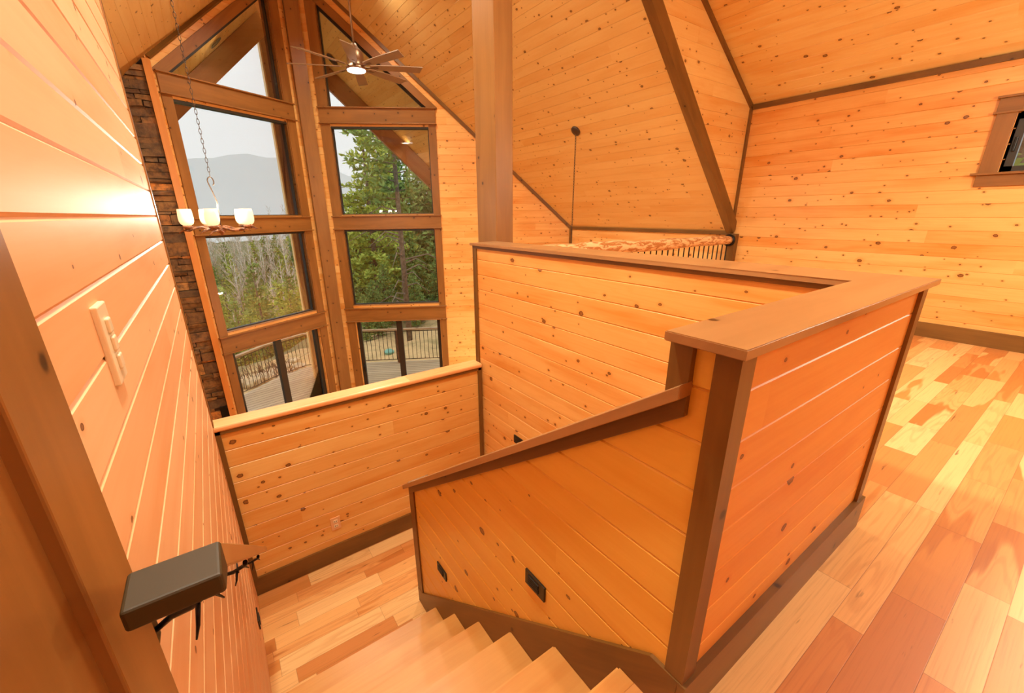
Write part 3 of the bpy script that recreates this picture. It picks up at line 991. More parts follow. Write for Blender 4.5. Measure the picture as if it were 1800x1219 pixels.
# far end trim
adopt(box('end_trim', 0.780, 0.92, 2.172, 2.248, ZL, capz(2.20) - .028, M['trim'], long=2), sw)
# cap
def slope_bar(name, x0, x1, ya, yb, zfun, th, mat, parent, bev=0.002, dz=0.0):
    bm = newbm(); uvl = bm.loops.layers.uv.verify()
    Q = []
    for y in (ya, yb):
        for x in (x0, x1):
            for z in (zfun(y) - th + dz, zfun(y) + dz): Q.append(bm.verts.new((x, y, z)))
    for f in ((0, 1, 3, 2), (4, 6, 7, 5), (0, 4, 5, 1), (2, 3, 7, 6), (1, 5, 7, 3), (0, 2, 6, 4)):
        fc = bm.faces.new([Q[i] for i in f])
        for lp in fc.loops:
            c_ = lp.vert.co
            lp[uvl].uv = (c_.y * 1.25, c_.x + (c_.z + .735 * c_.y))
    bmesh.ops.recalc_face_normals(bm, faces=bm.faces)
    if bev: bevel_all(bm, bev)
    o = link(name, bm, mat)
    adopt(o, parent)
    return o
slope_bar('sloping_cap', 0.745, 0.935, 0.440, 2.262, capz, .034, M['trim_cap'], sw)
slope_bar('under_cap_strip', 0.776, 0.7898, 0.44, 2.23, capz, .05, M['trim'], sw, dz=-.032)  # thin dark strip below the sloping cap
# skirt board: follows the stair
bm = newbm(); uvl = bm.loops.layers.uv.verify()
pts = [(0.357, 0.0), (0.357, zb_), (0.4399, zb_), (2.172, skz(2.172)), (2.248, skz(2.172) - .01), (2.248, ZL), (2.0, ZL - .02), (0.58, -0.25)]
for xx, rev in ((0.778, False), (0.80, True)):
    vv = [bm.verts.new((xx, y, z)) for y, z in pts]
    f = bm.faces.new(vv if not rev else list(reversed(vv)))
rim = [v for v in bm.verts]
n_ = len(pts)
for i in range(n_):
    j = (i + 1) % n_
    bm.faces.new((rim[i], rim[i + n_], rim[j + n_], rim[j]))
bmesh.ops.recalc_face_normals(bm, faces=bm.faces)
for f in bm.faces:
    for lp in f.loops: lp[uvl].uv = (lp.vert.co.y * 1.25, lp.vert.co.z + .806 * lp.vert.co.y + lp.vert.co.x)
adopt(link('skirt_board', bm, M['trim']), sw)

# --- landing half wall with the pale cap
lw = empty('landing_half_wall', (0.8, 3.04, ZL))
tag(lw, 'low pine half wall with pale rounded cap across the landing under the windows', 'half wall')
boards('board_panel', (0, 2.988, 0), (1, 0, 0), (0, 0, 1), [[(XLW, ZL), (1.82, ZL), (1.82, -0.008), (XLW, -0.008)]], 0.1255, -0.160, M['wall_land'], lw, thick=.10)
bm = newbm()
add_box(bm, XLW + .001, 1.806, 2.963, 3.107, -0.008, 0.031)
bmesh.ops.bevel(bm, geom=[e for e in bm.edges if abs(e.verts[0].co.x - e.verts[1].co.x) > .5], offset=.014, segments=4, profile=.5, affect='EDGES')
adopt(link('cap', bm, M['cap_light'], smooth=False), lw)
adopt(box('under_cap_strip', XLW, 1.806, 2.972, 2.988, -0.030, -0.008, M['trim']), lw)  # thin dark strip below the pale cap
adopt(box('corner_trim', XLW, -0.166, 2.972, 2.988, ZL + zb_, -0.008, M['trim']), lw)
adopt(box('corner_trim', 1.775, 1.809, 2.972, 2.988, ZL + zb_, -0.008, M['trim']), lw)
adopt(box('baseboard', XLW, 1.80, 2.970, 2.988, ZL, ZL + zb_, M['trim']), lw)

# end board of the left wall
le = struct(box('trim_left_end', XLW - .125, XLW + .006, 3.0, 3.014, ZG, zt - .05, M['corner_pine'], long=2))
struct(box('trim_left_end_face', XLW, XLW + .006, 2.965, 3.014, 0.032, zt - .06, M['casing'], long=2))
# baseboard of the right wall
struct(box('baseboard_right', XW - .02, XW, -4.0, 3.05, 0.0, zb_, M['trim'], long=1))

# ================================================================== stairs
def staircase():
    st = empty('staircase', (0.29, 1.2, ZL))
    for k in range(6):
        y = YN0 - k * RUN
        z = ZL + RISE * (k + 1)
        bm = newbm()
        y_in = y - RUN + .012 if k < 5 else 0.475
        add_box(bm, XLW + .001, 0.777, y_in, y, z - .030, z + (0.0 if k < 5 else 0.001), long=0)
        bmesh.ops.bevel(bm, geom=[e for e in bm.edges if all(abs(v.co.y - y) < 1e-4 for v in e.verts) and abs(e.verts[0].co.x - e.verts[1].co.x) > .5], offset=.010, segments=3, affect='EDGES')
        adopt(link('tread', bm, M['tread']), st)
        adopt(box('riser', XLW + .001, 0.777, y - .042, y - .024, z - RISE, z - .030, M['tread'], long=0), st)
    tag(st, 'flight of clear finished wooden stairs going down to the landing', 'staircase')
    # lower flight, turning back below the sloping wall
    s2 = empty('lower_staircase', (1.36, 1.6, ZG))
    nr = 6
    for k in range(nr):
        z = ZL - RISE * (k + 1) + .03
        ya = 1.66 - k * .26
        adopt(box('tread', .93, 1.815, ya - .285, ya, z - .03, z, M['tread'], long=0), s2)
        adopt(box('riser', .93, 1.815, ya - .02, ya, z, z + RISE - .06, M['tread'], long=0), s2)
    tag(s2, 'lower flight of stairs hidden behind the sloping half wall', 'staircase')
staircase()

# ================================================================== timber posts inside
pp = box('timber_post', 2.085, 2.262, 3.11, 3.42, ZG, roofz(2.262) - .006, M['timber'], bev=.005)
tag(pp, 'thick brown timber post standing behind the far end of the half wall', 'post')

# ================================================================== log guard rail at the loft edge
lr = empty('log_guard_rail', (4.2, 3.13, 0))
tag(lr, 'peeled log guard rail with black pickets at the loft edge', 'railing')
bm = newbm()
lp_ = []; rr_ = []
NL = 60
for i in range(NL + 1):
    s = i / NL
    x = 2.27 + s * (5.998 - 2.27)
    zc0 = 0.905 + .028 * math.sin((1 - s) * 2.0) + .006 * math.sin(9 * s)
    lp_.append((x, 3.13 + .01 * math.sin(6 * s), zc0))
    rr_.append((.056 + .014 * min(1, (1 - s) * 1.5)) * (1 + .05 * math.sin(23 * s) + .04 * math.sin(51 * s + 1)))
tube(bm, lp_, rr_, 20)
adopt(link('log_rail', bm, M['log']), lr)
bm = newbm()
mt = Matrix.Translation((6.01, 3.13, .905)) @ Matrix.Rotation(PI / 2, 4, 'Y')
lathe(bm, [(0.0, -.015), (.080, -.015), (.080, .02), (0.0, .02)], 24, mtx=mt)
adopt(link('rail_socket', bm, M['black']), lr)
adopt(box('newel_board', 6.03, 6.12, 3.06, 3.165, 0.0, 0.99, M['trim'], bev=.003), lr)
adopt(box('bottom_rail', 2.27, 6.03, 3.115, 3.145, 0.07, 0.095, M['black']), lr)
x = 5.97
while x > 2.32:
    bm = newbm()
    tube(bm, [(x, 3.13, .09), (x, 3.13, .87)], .0075, 8)
    adopt(link('picket', bm, M['black']), lr)
    x -= .1125

# ================================================================== small fixtures on the walls
def step_light(name, loc, axis, label, pw=.118, ph=.072):
    """louvred step light; axis = outward normal"""
    n = Vector(axis)
    r = empty('step_light', loc)
    ua = Vector((0, 0, 1)).cross(n).normalized()
    mt = frame_m((0, 0, 0), ua, Z_, n)
    bm = newbm(); add_box(bm, -pw / 2, pw / 2, -ph / 2, ph / 2, -.006, .005, mtx=mt); bevel_all(bm, .002)
    p = link('cover_plate', bm, M['plate_dark'], r)
    bm = newbm()
    for i in range(5):
        zz = -ph * .26 + i * ph * .13
        add_box(bm, -pw * .33, pw * .22, zz - .002, zz + .002, .004, .009, mtx=mt)
    link('louvre', bm, M['candark'], p)
    tag(r, label, 'step light')
    return r
step_light('s', (0.787, 0.942, -0.055), (-1, 0, 0), 'larger dark step light plate on the sloping wall, nearer the stair top', .116, .070)
step_light('s', (0.787, 1.820, -0.745), (-1, 0, 0), 'smaller looking dark step light plate low on the sloping wall near landing', .116, .062)
step_light('s', (1.817, 2.43, -0.50), (-1, 0, 0), 'dark plate on the stairwell wall, mostly hidden behind the sloping cap', .118, .072)
step_light('s', (XLW + .003, 2.52, -1.14), (1, 0, 0), 'thin dark plate seen edge-on low on the left wall by landing', .118, .072)

# outlet on the landing wall
ol = empty('wall_outlet', (0.415, 2.988, -1.03))
bm = newbm(); add_box(bm, -.036, .036, -.007, .004, -.057, .057); bevel_all(bm, .002)
link('cover_plate', bm, M['almond'], ol)
for dz in (-.021, .021):
    bm = newbm(); add_box(bm, -.017, .017, -.0095, -.006, dz - .014, dz + .014); bevel_all(bm, .003)
    so = link('socket', bm, M['ivory'], ol)
    bm = newbm(); add_box(bm, -.008, -.005, -.0105, -.009, dz - .005, dz + .006); add_box(bm, .005, .008, -.0105, -.009, dz - .005, dz + .006)
    link('slot', bm, M['candark'], so)
tag(ol, 'almond wall outlet low on the landing half wall', 'outlet')

# dimmer / switch on the left wall
sk = empty('light_switch', (XLW, 1.052, 1.075))
bm = newbm(); add_box(bm, -.002, .010, -.040, .040, -.076, .076); bevel_all(bm, .003)
link('cover_plate', bm, M['ivory'], sk)
for i, (ya, zz) in enumerate(((0.0, .035), (0.0, -.0), (0.0, -.036))):
    bm = newbm(); add_box(bm, .008, .0155, -.014, .014, zz - .014, zz + .014); bevel_all(bm, .003)
    link('toggle', bm, M['ivory'], sk)
tag(sk, 'ivory light switch plate on the left wall', 'switch')

# ================================================================== handrail on the left wall
hr = empty('handrail', (-.09, .49, .94))
tag(hr, 'brown wooden handrail with dark end descending along the left wall', 'handrail')
RS_ = 0.785
rz = lambda y: 0.957 - RS_ * (y - 0.49)
bm = newbm(); uvl = bm.loops.layers.uv.verify()
Q = []
for y in (0.489, 2.30):
    for x in (-.131, -.054):
        for z in (rz(y) - .036, rz(y)): Q.append(bm.verts.new((x, y, z)))
for f in ((0, 1, 3, 2), (4, 6, 7, 5), (0, 4, 5, 1), (2, 3, 7, 6), (1, 5, 7, 3), (0, 2, 6, 4)):
    fc = bm.faces.new([Q[i] for i in f])
    for lp in fc.loops: lp[uvl].uv = (lp.vert.co.y * 1.28, lp.vert.co.x + lp.vert.co.z + RS_ * lp.vert.co.y)
bmesh.ops.recalc_face_normals(bm, faces=bm.faces)
bevel_all(bm, .002)
adopt(link('rail', bm, M['trim_cap']), hr)
bm = newbm()
Q = [bm.verts.new(q) for q in ((-.133, .434, .934), (-.052, .434, .934), (-.052, .434, .958), (-.133, .434, .958),
                               (-.133, .492, .915), (-.052, .492, .915), (-.052, .492, .958), (-.133, .492, .958))]
for f in ((0, 1, 2, 3), (7, 6, 5, 4), (3, 2, 6, 7), (0, 4, 5, 1), (0, 3, 7, 4), (1, 5, 6, 2)): bm.faces.new([Q[i] for i in f])
bmesh.ops.recalc_face_normals(bm, faces=bm.faces)
bevel_all(bm, .004, 3)
adopt(link('end_cap', bm, plain('dark_end_cap', srgb(58, 40, 6), rough=0.55)), hr)
def bracket(y, drop):
    z = rz(y) - .036
    k = drop
    bm = newbm()
    arc = [(-.092, y - .025, z + .012), (-.094, y - .010, z - .12 * k), (-.106, y + .005, z - .30 * k), (-.130, y + .020, z - .52 * k), (-.162, y + .045, z - .72 * k), (-.188, y + .062, z - .95 * k)]
    tube(bm, arc, [.007, .0065, .006, .006, .0055, .005], 8)
    tube(bm, [(-.120, y + .012, z - .42 * k), (-.126, y - .006, z - .68 * k), (-.132, y - .010, z - .85 * k)], [.004, .003, .0015], 6)
    tube(bm, [(-.150, y + .035, z - .64 * k), (-.156, y + .045, z - .45 * k), (-.160, y + .052, z - .28 * k)], [.004, .003, .0015], 6)
    tube(bm, [(-.106, y + .005, z - .30 * k), (-.098, y + .022, z - .5 * k), (-.090, y + .028, z - .66 * k)], [.004, .003, .0015], 6)
    add_box(bm, -.195, -.189, y + .045, y + .078, z - 1.15 * k, z - .7 * k)
    adopt(link('twig_bracket', bm, M['black']), hr)
bracket(.67, .12); bracket(1.30, .085); bracket(2.1, .085)

# ================================================================== door and casing close to the camera on the left wall
dc = struct(empty('door_3', (XLW, .3, 0)))
adopt(box('side_casing', XLW, XLW + .026, .505, .650, 0.0, 2.14, M['casing'], bev=.003), dc)
adopt(box('jamb', XLW, XLW + .012, .445, .507, 0.0, 2.06, M['casing']), dc)
bm = newbm()
add_box(bm, XLW, XLW + .018, -.42, .437, 0.02, 2.04, long=2)
adopt(link('door_panel', bm, M['casing']), dc)
adopt(box('head_casing', XLW, XLW + .026, -.62, .655, 2.14, 2.27, M['casing'], bev=.003), dc)

# ================================================================== small window in the right wall
wnd = struct(empty('window_7', (XW, .4, 1.85)))
def wbox(n, y0, y1, z0, z1, x0, x1, mat, bev=.002): return adopt(box(n, XW + x0, XW + x1, y0, y1, z0, z1, M[mat], bev=bev), wnd)
wbox('side_casing', .82, .942, 1.60, 2.105, -.024, 0, 'casing')
wbox('side_casing', -.122, 0.0, 1.60, 2.105, -.024, 0, 'casing')
wbox('head_casing', -.13, .950, 2.115, 2.225, -.028, 0, 'casing')
wbox('casing_lip', -.15, .965, 2.225, 2.243, -.05, 0, 'casing')
wbox('casing_lip', -.15, .965, 2.098, 2.116, -.045, 0, 'casing')
wbox('window_sill', -.15, .985, 1.588, 1.608, -.06, .10, 'casing')
wbox('apron', -.12, .945, 1.488, 1.588, -.024, 0, 'casing')
bm = newbm()
add_box(bm, XW - .0, XW + .11, .80, .815, 1.60, 2.11); add_box(bm, XW, XW + .11, .005, .02, 1.60, 2.11); add_box(bm, XW, XW + .11, .02, .80, 2.10, 2.115)
adopt(link('jamb', bm, M['casing']), wnd)
bm = newbm()
for a in ((.745, .80, 1.602, 2.10), (.02, .075, 1.602, 2.10), (.02, .80, 1.602, 1.657), (.02, .80, 2.045, 2.10)):
    add_box(bm, XW + .03, XW + .09, a[0], a[1], a[2], a[3])
adopt(link('window_frame', bm, M['frame']), wnd)
bm = newbm(); add_box(bm, XW + .055, XW + .061, .07, .75, 1.65, 2.05); adopt(link('glass', bm, M['glass']), wnd)
adopt(box('window_latch', XW + .005, XW + .03, .765, .785, 1.78, 1.90, M['black'], bev=.004), wnd)

# ================================================================== chandelier
def chain(name, p0, p1, parent, mat, pitch=.036, r=.0022):
    """alternating oval links from p0 down to p1, one mesh"""
    bm = newbm()
    p0 = Vector(p0); p1 = Vector(p1)
    L = (p1 - p0).length
    n = int(L / pitch)
    for i in range(n):
        c = p0 + (p1 - p0) * ((i + .5) / n)
        pts = []
        for k in range(10):
            a = 2 * PI * k / 10
            x = .0085 * math.cos(a); z = .0235 * math.sin(a)
            pts.append(c + (Vector((x, 0, z)) if i % 2 else Vector((0, x, z))))
        tube(bm, pts, r, 5, closed=True)
    o = link(name, bm, mat)
    adopt(o, parent)
    return o

CX, CY = 0.13, 4.60
ch = empty('chandelier', (CX, CY, 1.20))
tag(ch, 'rustic twig chandelier with five lit frosted glass shades hanging by a chain', 'chandelier')
zc = roofz(CX)
bm = newbm()
lathe(bm, [(0, .0), (.065, .0), (.062, -.015), (.02, -.03), (0, -.03)], 24, (CX, CY, zc))
adopt(link('ceiling_canopy', bm, M['iron']), ch)
chain('chain', (CX, CY, zc - .02), (CX, CY, 1.625), ch, M['iron'])
bm = newbm()
hook = []
for k in range(12):
    a = -PI * .35 + k * (1.55 * PI) / 11
    hook.append((CX + .022 * math.cos(a) - .004, CY, 1.585 + .036 * math.sin(a)))
stem = [(CX - .020, CY, 1.555), (CX - .006, CY, 1.50), (CX + .010, CY, 1.42), (CX + .004, CY, 1.33), (CX, CY, 1.21)]
tube(bm, hook + stem, .0048, 8)
adopt(link('hooked_stem', bm, M['iron']), ch)
bm = newbm()
lathe(bm, [(0, .03), (.022, .025), (.04, .0), (.030, -.018), (.010, -.03), (0.006, -.045), (0, -.05)], 16, (CX, CY, 1.19))
adopt(link('hub', bm, M['rust']), ch)
# image-right / image-near directions at the chandelier
RT = Vector((math.cos(YAW), -math.sin(YAW), 0)); FWD = Vector((math.sin(YAW), math.cos(YAW), 0))
RAD = .24
rndc = random.Random(3)
for i, deg in enumerate((40, 112, 184, 256, 328)):
    a = math.radians(deg)
    dr_ = Vector((math.cos(a), math.sin(a), 0))
    pr_ = Vector((-dr_.y, dr_.x, 0))
    base = Vector((CX, CY, 1.195))
    bm = newbm()
    P = [base + dr_ * s * RAD + pr_ * (.022 * math.sin(s * 5 + i)) + Vector((0, 0, .018 * math.sin(s * 6 + i * 2) )) for s in (0, .2, .4, .6, .8, 1.0)]
    tube(bm, P, [.011, .012, .011, .011, .010, .010], 7)
    for s0, sg, ln_ in ((.35, 1, .11), (.6, -1, .13), (.85, 1, .10), (1.0, -1, .09)):
        q = base + dr_ * s0 * RAD + pr_ * (.022 * math.sin(s0 * 5 + i)) + Vector((0, 0, .018 * math.sin(s0 * 6 + i * 2)))
        e = q + dr_ * ln_ * .75 + pr_ * sg * ln_ * .6 + Vector((0, 0, rndc.uniform(-.05, .015)))
        mmm = (q + e) / 2 + Vector((0, 0, .014))
        tube(bm, [q, mmm, e], [.009, .008, .004], 6)
    arm = adopt(link('twig_arm', bm, M['rust']), ch)
    sc = base + dr_ * RAD
    bm = newbm()
    lathe(bm, [(0, -.012), (.020, -.010), (.036, .006), (.040, .018), (.026, .020), (0, .020)], 20, (sc.x, sc.y, 1.205))
    link('cup', bm, M['rust'], arm)
    bm = newbm()
    prof = [(.0, .0), (.040, .003), (.060, .014), (.072, .036), (.0745, .065), (.071, .10), (.066, .135), (.0635, .135), (.068, .10), (.0715, .065), (.069, .038), (.057, .018), (.038, .008), (0, .006)]
    lathe(bm, [(q_ * .74, z_) for q_, z_ in prof], 28, (sc.x, sc.y, 1.226))
    link('glass_shade', bm, M['shade'], arm)
    bm = newbm()
    lathe(bm, [(0, 0), (.018, .008), (.026, .032), (.018, .055), (0, .062)], 16, (sc.x, sc.y, 1.255))
    link('light_bulb', bm, M['bulb'], arm)
    light('chandelier_glow', 'POINT', (sc.x, sc.y, 1.385), 12, WARM, .025)

# second hanging lamp: only its canopy and chain show
kx, ky_, kz = 4.73, 4.94, roofz(4.73)
kl = empty('hanging_lamp', (kx, ky_, kz))
tag(kl, 'dark round canopy with a thin chain hanging from the right ceiling slope', 'pendant lamp')
mt = Matrix.Translation((kx, ky_, kz)) @ Matrix.Rotation(math.atan(MS), 4, 'Y')
bm = newbm(); lathe(bm, [(0, .003), (.075, .003), (.073, -.018), (.05, -.028), (.018, -.034), (0, -.034)], 24, mtx=mt)
adopt(link('ceiling_canopy', bm, M['iron']), kl)
chain('chain', (kx, ky_, kz - .03), (kx, ky_, -.45), kl, M['iron'], r=.0035)
bm = newbm(); lathe(bm, [(0, .14), (.03, .13), (.10, .05), (.13, -.06), (.125, -.06), (.09, .05), (0, .11)], 24, (kx, ky_, -.58))
adopt(link('lamp_shade', bm, M['shade']), kl)
light('hanging_lamp_glow', 'POINT', (kx, ky_, -.62), 330, WARM, .08)

# ================================================================== ceiling fan
FX, FY, FZ = 1.88, 5.787, 2.985
fn = empty('ceiling_fan', (FX, FY, FZ))
tag(fn, 'eight-bladed bronze ceiling fan with a lit round light on a long downrod', 'ceiling fan')
bm = newbm(); tube(bm, [(FX, FY, FZ + .2), (FX, FY, ZR - .05)], .013, 12)
adopt(link('downrod', bm, M['nickel']), fn)
bm = newbm(); lathe(bm, [(0, .24), (.03, .235), (.045, .20), (.075, .17), (.095, .14), (.10, .06), (.085, .02), (.11, 0.0), (.118, -.02), (.118, -.035), (0, -.035)], 28, (FX, FY, FZ))
adopt(link('motor_housing', bm, M['nickel']), fn)
bm = newbm(); lathe(bm, [(.108, -.034), (.106, -.046), (.07, -.054), (0, -.057)], 28, (FX, FY, FZ))
adopt(link('light_lens', bm, M['fanlens']), fn)
bm = newbm(); lathe(bm, [(0, 0), (.08, 0), (.075, -.05), (.03, -.10), (0, -.10)], 24, (FX, FY, ZR - .03))
adopt(link('ceiling_canopy', bm, M['nickel']), fn)
FA0 = 21.6
for k in range(8):
    a = math.radians(FA0 + 45 * k)
    rt_ = Matrix.Translation((FX, FY, FZ + .0)) @ Matrix.Rotation(a, 4, 'Z') @ Matrix.Rotation(math.radians(-13), 4, 'X')
    bm = newbm()
    outl = [(.17, -.040), (.27, -.052), (.52, -.062), (.79, -.060), (.75, .064), (.50, .058), (.27, .046), (.17, .034)]
    for z, rv in ((-.004, True), (.004, False)):
        f = [bm.verts.new(rt_ @ Vector((x, y, z))) for x, y in outl]
        bm.faces.new(list(reversed(f)) if rv else f)
    v_ = list(bm.verts); n_ = len(outl)
    for i in range(n_):
        j = (i + 1) % n_
        bm.faces.new((v_[i], v_[j], v_[j + n_], v_[i + n_]))
    bl = adopt(link('fan_blade', bm, M['fanblade']), fn)
    bm = newbm()
    add_box(bm, .09, .26, -.016, .016, -.009, -.003, mtx=rt_)
    link('blade_iron', bm, M['nickel'], bl)
light('fan_glow', 'SPOT', (FX, FY, FZ - .07), 150, (1.0, .88, .70), .1, target=(FX, FY, 0), spot=math.radians(165))

# ================================================================== unseen fill lamps, added as recessed lights above or behind the view
def can(loc, nrm, label, lit=True, r=.085, mat='canlens'):
    n = Vector(nrm).normalized()
    o = empty('recessed_light', loc)
    q = n.to_track_quat('Z', 'Y').to_matrix().to_4x4()
    bm = newbm(); lathe(bm, [(r * .8, .001), (r, .001), (r, .008), (r * .8, .012), (r * .78, .002)], 24, mtx=q)
    link('trim_ring', bm, M['candark'] if not lit else M['ivory'], o)
    bm = newbm(); lathe(bm, [(0, .003), (r * .78, .003)], 24, mtx=q)
    link('lens', bm, M[mat] if lit else M['candark'], o)
    tag(o, label, 'recessed light')
    return o
nl = Vector((-M2, 0, -1)).normalized()
LOFT_W = 60; FILL_LAMP_W = 128; STAIR_W = 300
for i, (x, y) in enumerate(((4.35, -.2), (4.35, -2.4), (2.9, 1.5), (2.9, -.9), (2.9, -3.0))):  # unseen fill lamps added in the loft ceiling
    z = zc_(x)
    can(Vector((x, y, z)) + nl * .004, nl, 'unseen recessed fill light added in the loft ceiling, number %s from the stair' % ('one', 'two', 'three', 'four', 'five')[i])
    light('loft_fill_glow', 'SPOT', tuple(Vector((x, y, z)) + nl * .05), LOFT_W, WARM, .09, target=(x - .3, y, 0), spot=math.radians(150), blend=.8)
nlr = Vector((-MS, 0, -1)).normalized(); nll = Vector((MS, 0, -1)).normalized()
for i, (x, y) in enumerate(((.30, 1.35), (.30, -.7))):  # unseen fill lamps added to brighten the stairwell
    z = roofz(x)
    STAIR_W = (520, 70)[i]
    can(Vector((x, y, z)) + nll * .004, nll, 'unseen recessed fill light added high above the stairs, %s' % ('over the flight', 'behind the viewer')[i])
    light('stair_fill_glow', 'SPOT', tuple(Vector((x, y, z)) + nll * .05), STAIR_W, WARM, .12, target=(x + .25, y + .3, 0), spot=math.radians(165), blend=.6)
for i, (x, y) in enumerate(((2.7, 4.2), (2.5, 6.8), (1.0, 3.6), (1.0, 6.2))):  # unseen fill lamps added high in the great room
    n = nlr if x > XR else nll
    z = roofz(x)
    can(Vector((x, y, z)) + n * .004, n, 'unseen recessed fill light added high in the great room ceiling, %s' % ('right slope near the loft', 'right slope near the windows', 'left slope near the loft', 'left slope near the windows')[i])
    light('great_fill_glow', 'SPOT', tuple(Vector((x, y, z)) + n * .05), 235, WARM, .09, target=(x, y, 0), spot=math.radians(150), blend=.8)

# invented lamp, added out of view to light the loft wall and ceiling
lx, ly = 4.25, -.6
lt = empty('loft_fill_lamp', (lx, ly, zc_(lx)))
tag(lt, 'added fill lamp hanging unseen in the loft, to the right', 'pendant lamp')
bm = newbm(); lathe(bm, [(0, 0), (.07, 0), (.065, -.02), (0, -.03)], 20, (lx, ly, zc_(lx)))
adopt(link('ceiling_canopy', bm, M['iron']), lt)
chain('chain', (lx, ly, zc_(lx) - .03), (lx, ly, 2.30), lt, M['iron'])
bm = newbm(); lathe(bm, [(.02, .13), (.05, .13), (.13, .05), (.15, -.02), (.12, -.10), (.05, -.14), (0, -.145)], 24, (lx, ly, 2.17))
adopt(link('lamp_shade', bm, M['shade']), lt)
light('loft_fill_lamp_glow', 'POINT', (lx, ly, 1.93), FILL_LAMP_W, WARM, .14)

# soffit lights outside
z = roofz(4.206)
can(Vector((4.206, 9.996, z - .10)), (0, 0, -1), 'lit round light in the right soffit, seen through the upper right window', True, .105)
light('soffit_glow', 'SPOT', tuple(Vector((4.206, 9.996, z)) + nlr * .25), 4, (1, .85, .55), .1, target=(4.1, 9.9, 0), spot=math.radians(150))
can(Vector((2.845, 10.2, roofz(2.845))) + nlr * .012, nlr, 'unlit dark round light in the soffit, seen through the right triangle window', False, .13)
can(Vector((0.811, 10.2, roofz(.811))) + nll * .012, nll, 'unlit dark round light in the soffit, seen through the left triangle window', False, .13)
light('soffit_glow', 'SPOT', (0.9, 9.9, roofz(.9) - .1), 25, (1, .85, .55), .1, target=(1.0, 9.9, 0), spot=math.radians(150))

# ================================================================== outside: porch timbers
for sgn, lab in ((1, 'brown rake timber under the right soffit'), (-1, 'brown rake timber under the left soffit')):
    p0 = Vector((XR, 11.05, ZR - .22)); xe_ = XR + sgn * 5.2
    p1 = Vector((xe_, 11.05 - .33 * 5.2, roofz(xe_) - .22))
    o = beam('rake_timber', p0, p1, .20, .34, M['rake'], side=Vector((sgn * .33, 1, 0)), bev=.004)
    tag(o, lab, 'beam')
bm = newbm(); tube(bm, [(XR, 9.0, ZR - .24), (XR, 11.3, ZR - .24)], .15, 20)
rb = link('ridge_log', bm, M['soffit']); tag(rb, 'round pale log at the roof ridge outside the windows', 'beam')
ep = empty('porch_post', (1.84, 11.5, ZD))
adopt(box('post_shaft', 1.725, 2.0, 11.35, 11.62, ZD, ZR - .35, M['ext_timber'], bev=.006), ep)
adopt(box('pale_edge_strip', 1.695, 1.724, 11.36, 11.61, ZD, ZR - .38, plain('pale_edge_strip', srgb(226, 190, 128), rough=.6), bev=.002), ep)  # narrow pale strip along the left side of the post
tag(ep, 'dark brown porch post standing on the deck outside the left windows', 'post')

# deck and railing
rail_pts = [(-3.4, 8.6), (-1.6, 10.0), (0.03, 11.30), (0.82, 12.02), (1.70, 12.45), (2.45, 12.25), (3.22, 11.80), (4.10, 11.32), (5.2, 10.70), (6.8, 9.8)]
bm = newbm()
outer = [(x, y + .12) for x, y in rail_pts]
inner = [(7.2, 5.9), (1.86, 8.86), (-3.6, 5.8)]
pl = inner[::-1]
SPL = [p for p in outer if p[0] < 2.2]; SPR = [p for p in outer if p[0] > 2.2]
mid_ = (2.10, 12.45)
boards_bm(bm, (0, 0, ZD), (1, 0, 0), (0, 1, 0), [SPL + [mid_, (1.88, 8.80), (-3.6, 5.75)]], 1, 0, grooves=False, thick=.15)
boards_bm(bm, (0, 0, ZD), (1, 0, 0), (0, 1, 0), [[mid_] + SPR + [(8.0, 9.6), (8.0, 5.3), (1.88, 8.80)]], 1, 0, grooves=False, thick=.15)
uvl = bm.loops.layers.uv.verify()
ang = 0.5
for f in bm.faces:
    for lp in f.loops:
        c_ = lp.vert.co
        cx_ = f.calc_center_median().x
        a_ = -PHI if cx_ > 2.2 else .22
        lp[uvl].uv = (c_.x * math.cos(a_) + c_.y * math.sin(a_), -c_.x * math.sin(a_) + c_.y * math.cos(a_))
struct(link('floor_deck', bm, M['deck']))

dr_ = empty('deck_railing', (1.7, 12.0, ZD))
tag(dr_, 'curved deck railing with pale top rail and black pickets', 'railing')
def resample(pts, step):
    out = [Vector(pts[0])]; acc = 0
    P = [Vector(p) for p in pts]
    segs = list(zip(P, P[1:]))
    total = sum((b - a).length for a, b in segs)
    n = int(total / step)
    res = []
    for i in range(n + 1):
        d = i * step; 
        for a, b in segs:
            L = (b - a).length
            if d <= L: res.append(a + (b - a) * (d / L)); break
            d -= L
    return res
sm = resample([(x, y, 0) for x, y in rail_pts], .40)
for nm, z, r, mat in (('top_rail', ZD + 1.02, .038, 'rail_wood'), ('bottom_rail', ZD + .10, .012, 'black')):
    bm = newbm()
    if nm == 'top_rail':
        for a, b in zip(sm, sm[1:]):
            beam(None, a + Z_ * z, b + Z_ * z + (b - a).normalized() * .02, .11, .04, None, bm=bm)
        mm = plain('weathered_top_rail', srgb(190, 158, 120), rough=.6)
    else:
        tube(bm, [p + Z_ * z for p in sm], r, 6); mm = M['black']
    adopt(link(nm, bm, mm), dr_)
bm = newbm(); tube(bm, [p + Z_ * (ZD + .96) for p in sm], .012, 6); adopt(link('upper_bar', bm, M['black']), dr_)
bal = resample([(x, y, 0) for x, y in rail_pts], .118)
bal = [b for b in bal if -0.7 < b.x < 5.9][:100]
for b in bal:
    bm = newbm(); tube(bm, [b + Z_ * (ZD + .10), b + Z_ * (ZD + .98)], .008, 6)
    adopt(link('picket', bm, M['black']), dr_)
for b in (Vector((-0.6, 10.8, 0)), Vector((4.06, 11.36, 0))):
    adopt(box('rail_post', b.x - .045, b.x + .045, b.y - .045, b.y + .045, ZD, ZD + 1.0, M['ext_timber']), dr_)

